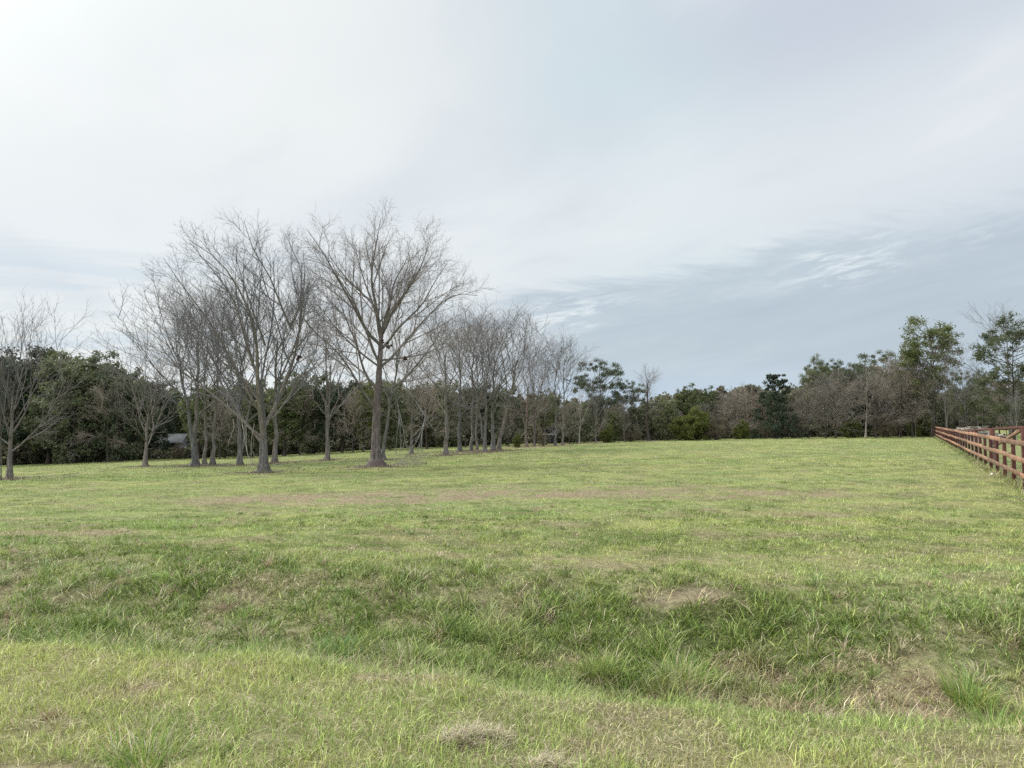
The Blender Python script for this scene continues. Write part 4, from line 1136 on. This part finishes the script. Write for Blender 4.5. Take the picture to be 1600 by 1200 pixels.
def build_gate_panel():
    """a grey pipe livestock panel standing beyond the corral"""
    D = 62; root = empty('livestock_panel', P(1512, D)); inv = np.array(root.location); tag(root, 'grey metal pipe livestock panel seen under the corral beam', 'metal panel')
    x0, x1 = X(1508, D), X(1543, D); g = float(hz(x0, D, False))
    for zz in (.25, .5, .75, 1.0): m = MB(); m.tube([np.array([x0, D, g + zz]) - inv, np.array([(x0 + x1) / 2, D + .01, g + zz]) - inv, np.array([x1, D, g + zz]) - inv], [.035] * 3, 6); m.build('pipe_rail', M_WIRE, root, smooth=True)
    for xx in (x0, (x0 + x1) / 2, x1): m = MB(); m.tube([np.array([xx, D, g - .05]) - inv, np.array([xx, D, g + .5]) - inv, np.array([xx, D, g + 1.05]) - inv], [.04] * 3, 6); m.build('pipe_post', M_WIRE, root, smooth=True)


build_gate_panel()


def build_brush_pile():
    rng = np.random.default_rng(77); D = 84; root = empty('brush_pile', P(1530, D)); inv = np.array(root.location)
    tag(root, 'long low pile of pale logs and grey brush in the field beyond the fence', 'brush pile')
    for part, n, mt, rr, ll in (('logs', 70, M_BARK_PALE, (.08, .2), (.8, 2.6)), ('brush', 260, M_DEAD, (.015, .05), (.8, 2.4))):
        pts = []; ra = []
        for i in range(n):
            q = rng.uniform(0, 1); D_ = D + rng.normal(0, 1.2); x = X(1492 + q * 66, D_); hh = (.95 * math.sin(math.pi * min(1, q * 1.1 + .05)) ** .7 + .25) * rng.uniform(.05, 1)
            g = float(hz(x, D_, False)); a = rng.uniform(0, 6.28); L = rng.uniform(*ll); dz = rng.uniform(-.15, .25); dv = np.array([math.cos(a), math.sin(a), dz]) * L / 2
            c = np.array([x, D_, g + hh + .1]) - inv; pts.append([c - dv, c + rng.normal(0, .05, 3), c + dv]); r = rng.uniform(*rr); ra.append([r, r * .95, r * .85])
        v, f = tubes(np.array(pts), np.array(ra), 6)
        B = MB(); B.add(v, f); o = B.build(part[:-1] + '_heap' if part == 'logs' else 'brush_heap', mt, root, smooth=True); o['kind'] = 'stuff'


build_brush_pile()


# ------------------------------------------------------------------ sheds glimpsed through the wood
def shed(px, D, w, dep, hw, hr, label, rz=0.0):
    root = empty('shed', P(px, D), rz); tag(root, label, 'shed')
    m = MB(); v = [(-w / 2, -dep / 2, -.3), (w / 2, -dep / 2, -.3), (w / 2, dep / 2, -.3), (-w / 2, dep / 2, -.3), (-w / 2, -dep / 2, hw), (w / 2, -dep / 2, hw), (w / 2, dep / 2, hw), (-w / 2, dep / 2, hw), (-w / 2, 0, hr - .04), (w / 2, 0, hr - .04)]
    m.add(v, [(0, 1, 5, 4), (2, 3, 7, 6), (1, 2, 6, 5), (3, 0, 4, 7)], [(5, 6, 9), (7, 4, 8)]); m.build('wall', M_GREY, root)
    m = MB(); o = .3
    for s in (-1, 1):
        a = [(-w / 2 - o, s * (dep / 2 + o), hw - .12), (w / 2 + o, s * (dep / 2 + o), hw - .12), (w / 2 + o, 0, hr), (-w / 2 - o, 0, hr)]
        b = [(x_, y_, z_ + .06) for x_, y_, z_ in a]; m.add(a + b, [(0, 1, 2, 3), (4, 5, 6, 7), (0, 1, 5, 4), (1, 2, 6, 5), (2, 3, 7, 6), (3, 0, 4, 7)])
    m.build('roof', M_WHITE, root)
    dr = MB(); dr.box((w * .15, -dep / 2 - .03, -.2), (w * .15, -dep / 2 - .03, 1.9), .9, .05, up=(0, 1, 0)); dr.build('door', M_GLASS, root)
    wn = MB(); wn.box((-w * .22, -dep / 2 - .03, .9), (-w * .22, -dep / 2 - .03, 1.6), .8, .05, up=(0, 1, 0)); wn.build('window', M_GLASS, root)


shed(274, 89, 2.6, 2.6, 2.0, 2.9, 'small grey shed with a pale metal roof glimpsed left of the touching pair of trunks')
shed(857, 86, 1.1, 1.4, 1.15, 1.55, 'tiny pale-roofed shed showing between stems near the thin pair of bare trees')


# ------------------------------------------------------------------ broken branches, clumps in the trees, a stone
def broken_branch(name, px, D, label, limbs, seed, kids, mat, droop=.9):
    rng = np.random.default_rng(seed); base = P(px, D); B = MB(); L = []; R = []
    for r, *pl in limbs:
        q = np.array([(X(a, D) - base[0], dy, ZY(b, D) - base[2]) for a, b, dy in pl]); L.append(resample(q, 9)); R.append(np.linspace(r, r * .3, 9) * .68)
    par = (np.array(L), np.array(R)); v, f = tubes(par[0], par[1], 6); B.add(v, f)
    for n, ratio, K, w, lm in kids:
        par = grow(par, n, .15, 1, (35, 12), ratio, K, -droop, w, None, rng, lmin=lm, base_r=.007); v, f = tubes(par[0], par[1], 3); B.add(v, f)
    o = B.build(name, mat); o.location = base
    return tag(o, label, 'branch')


broken_branch('broken_branch', 640, 37.5, 'pale broken branch hanging to the ground in forks right of the thick reddish trunk',
              [(.045, (664, 652, .2), (660, 668, .1), (652, 690, 0), (640, 706, 0)), (.035, (664, 655, .2), (658, 680, .3), (654, 700, .35), (651, 716, .3)),
               (.03, (662, 660, .1), (659, 685, 0), (660, 700, -.1), (659, 722, -.1)), (.03, (622, 632, -.1), (626, 660, -.2), (628, 690, -.2), (626, 712, -.2)),
               (.03, (624, 640, -.1), (629, 665, .1), (632, 690, .2), (638, 708, .3)), (.025, (625, 650, -.2), (622, 680, -.3), (621, 700, -.4), (619, 714, -.4)),
               (.03, (600, 596, -.1), (612, 610, -.1), (620, 622, -.1), (622, 634, -.1)), (.03, (622, 590, .1), (645, 622, .1), (660, 640, .2), (664, 655, .2)), (.03, (650, 628, 0), (668, 655, -.1), (676, 668, -.1), (684, 674, -.1))],
              5, [(4, .4, 5, .14, .3), (3, .5, 4, .16, .2)], M_BARK_PALE)
broken_branch('fallen_branch', 635, 37.2, 'heap of thin grey twigs on the grass under the broken hanging branch',
              [(.02, (612, 726, 0), (625, 722, .3), (640, 725, .5), (655, 720, .2)), (.018, (618, 724, .5), (630, 727, .2), (645, 724, -.2), (660, 726, -.4)), (.015, (615, 727, -.4), (632, 722, -.2), (650, 726, .1), (658, 716, .3)),
               (.015, (622, 728, .2), (628, 716, .1), (638, 712, 0), (650, 722, -.1))], 6, [(7, .5, 4, .2, .3), (4, .6, 4, .2, .2)], M_BARK_PALE, droop=.0)
broken_branch('broken_branch', 392, 36.8, 'thin dead branches slanting to the ground left of the flared foot of the low-forking pecan',
              [(.028, (378, 655, 0), (383, 690, .1), (389, 720, .1), (400, 738, .1)), (.024, (396, 662, .2), (391, 690, .2), (394, 720, 0), (403, 737, -.1)), (.02, (384, 665, .1), (386, 695, 0), (390, 712, -.1), (396, 732, -.2)),
               (.02, (362, 655, .2), (366, 668, .1), (360, 685, 0), (358, 694, 0))], 7, [(3, .35, 4, .15, .3), (3, .5, 4, .15, .2)], M_BARK_PALE)


def build_litter():
    rng = np.random.default_rng(91); P_ = []; S_ = []
    for px, D, q in BASES:
        if D > 66: continue
        n = int(1100 * q); rr_ = np.abs(rng.normal(0, 1.9, n)); a = rng.uniform(0, 6.28, n); P_.append(np.stack([X(px, D) + rr_ * np.cos(a), D + rr_ * np.sin(a)], -1))
    p = np.concatenate(P_); n = len(p); z = hz(p[:, 0], p[:, 1]) + rng.uniform(.02, .07, n); c = np.stack([p[:, 0], p[:, 1], z], -1)
    a = rng.uniform(0, 6.28, n); t = rng.normal(0, .35, n); u = np.stack([np.cos(a), np.sin(a), t], -1); w = np.stack([-np.sin(a), np.cos(a), rng.normal(0, .3, n)], -1); s_ = rng.uniform(.03, .07, n)[:, None]
    v = np.stack([c - u * s_, c + w * s_ * .5, c + u * s_, c - w * s_ * .5], 1).reshape(-1, 3)
    tag(mesh_obj('fallen_leaves', v, [np.arange(n)[:, None] * 4 + np.arange(4)[None]], M_BROWN), 'dry brown leaves scattered on the grass under the bare pecans', 'leaf litter', kind='stuff')
    pts = []; ra = []
    for px, D, q in BASES:
        if D > 66: continue
        for k in range(int(16 * q) + 3):
            a = rng.uniform(0, 6.28); rr_ = abs(rng.normal(0, 2.4)) + .4; x = X(px, D) + rr_ * math.cos(a); y = D + rr_ * math.sin(a); b = rng.uniform(0, 6.28); L = rng.uniform(.25, 1.1)
            m = np.array([x, y, float(hz(x, y)) + .06]); d = np.array([math.cos(b), math.sin(b), rng.uniform(-.02, .12)]) * L / 2; pts.append([m - d, m + rng.normal(0, .03, 3), m + d]); r0 = rng.uniform(.006, .018); ra.append([r0, r0 * .8, r0 * .4])
    v, f = tubes(np.array(pts), np.array(ra), 4); tag(mesh_obj('fallen_twigs', v, [f], M_TWIG), 'thin fallen twigs lying in the grass under the bare pecans', 'twigs', kind='stuff')


build_litter()


def leaf_clump(px, py, D, r, label, cat='leaf clump', dy=-.3):
    rng = np.random.default_rng(int(px)); c = np.array([[X(px, D), D + dy, ZY(py, D)]]); n = 6
    cen = rng.normal(0, 1, (n, 3)) * np.array([.7, .5, 1.3]) * r; v, f = leaf_quads(cen, np.full(n, r * .6), 16, .07, rng)
    o = mesh_obj('leaf_clump', v, [f], M_CLUMP); o.location = c[0]; tag(o, label, cat)


M_CLUMP = mat_leaf('dead leaf clump', (.05, .034, .028), (.12, .08, .06), (.08, .055, .045))
leaf_clump(604, 536, 38, .13, 'dark red-brown clump of dead leaves at the main fork of the tallest pecan')
leaf_clump(635, 562, 38, .09, 'small dark clump of dead leaves hanging on a right limb of the tallest pecan')
leaf_clump(468, 560, 37, .12, 'dark leaf clump on a stub of the low-forking pecan, right side')
leaf_clump(888, 592, 75, .28, 'dark ball-shaped clump in the fork of the thin bare tree at the field edge')


def stone(px, D, r, label):
    rng = np.random.default_rng(3); a = np.linspace(0, 2 * np.pi, 9)[:-1]; v = []
    for k, (rr, zz) in enumerate(((.9, 0), (1, .35), (.75, .75), (.3, .95))):
        for t in a: q = rr * r * rng.uniform(.85, 1.1); v.append((q * math.cos(t), q * .8 * math.sin(t), zz * r))
    f = [[i * 8 + j, i * 8 + (j + 1) % 8, (i + 1) * 8 + (j + 1) % 8, (i + 1) * 8 + j] for i in range(3) for j in range(8)] + [[24, 25, 30, 31], [25, 26, 29, 30], [26, 27, 28, 29]]
    o = mesh_obj('stone', v, [f], M_STONE, smooth=True); o.location = P(px, D); tag(o, label, 'stone')


stone(1546, 25.6, .06, 'white stone in the grass at the foot of the board fence')
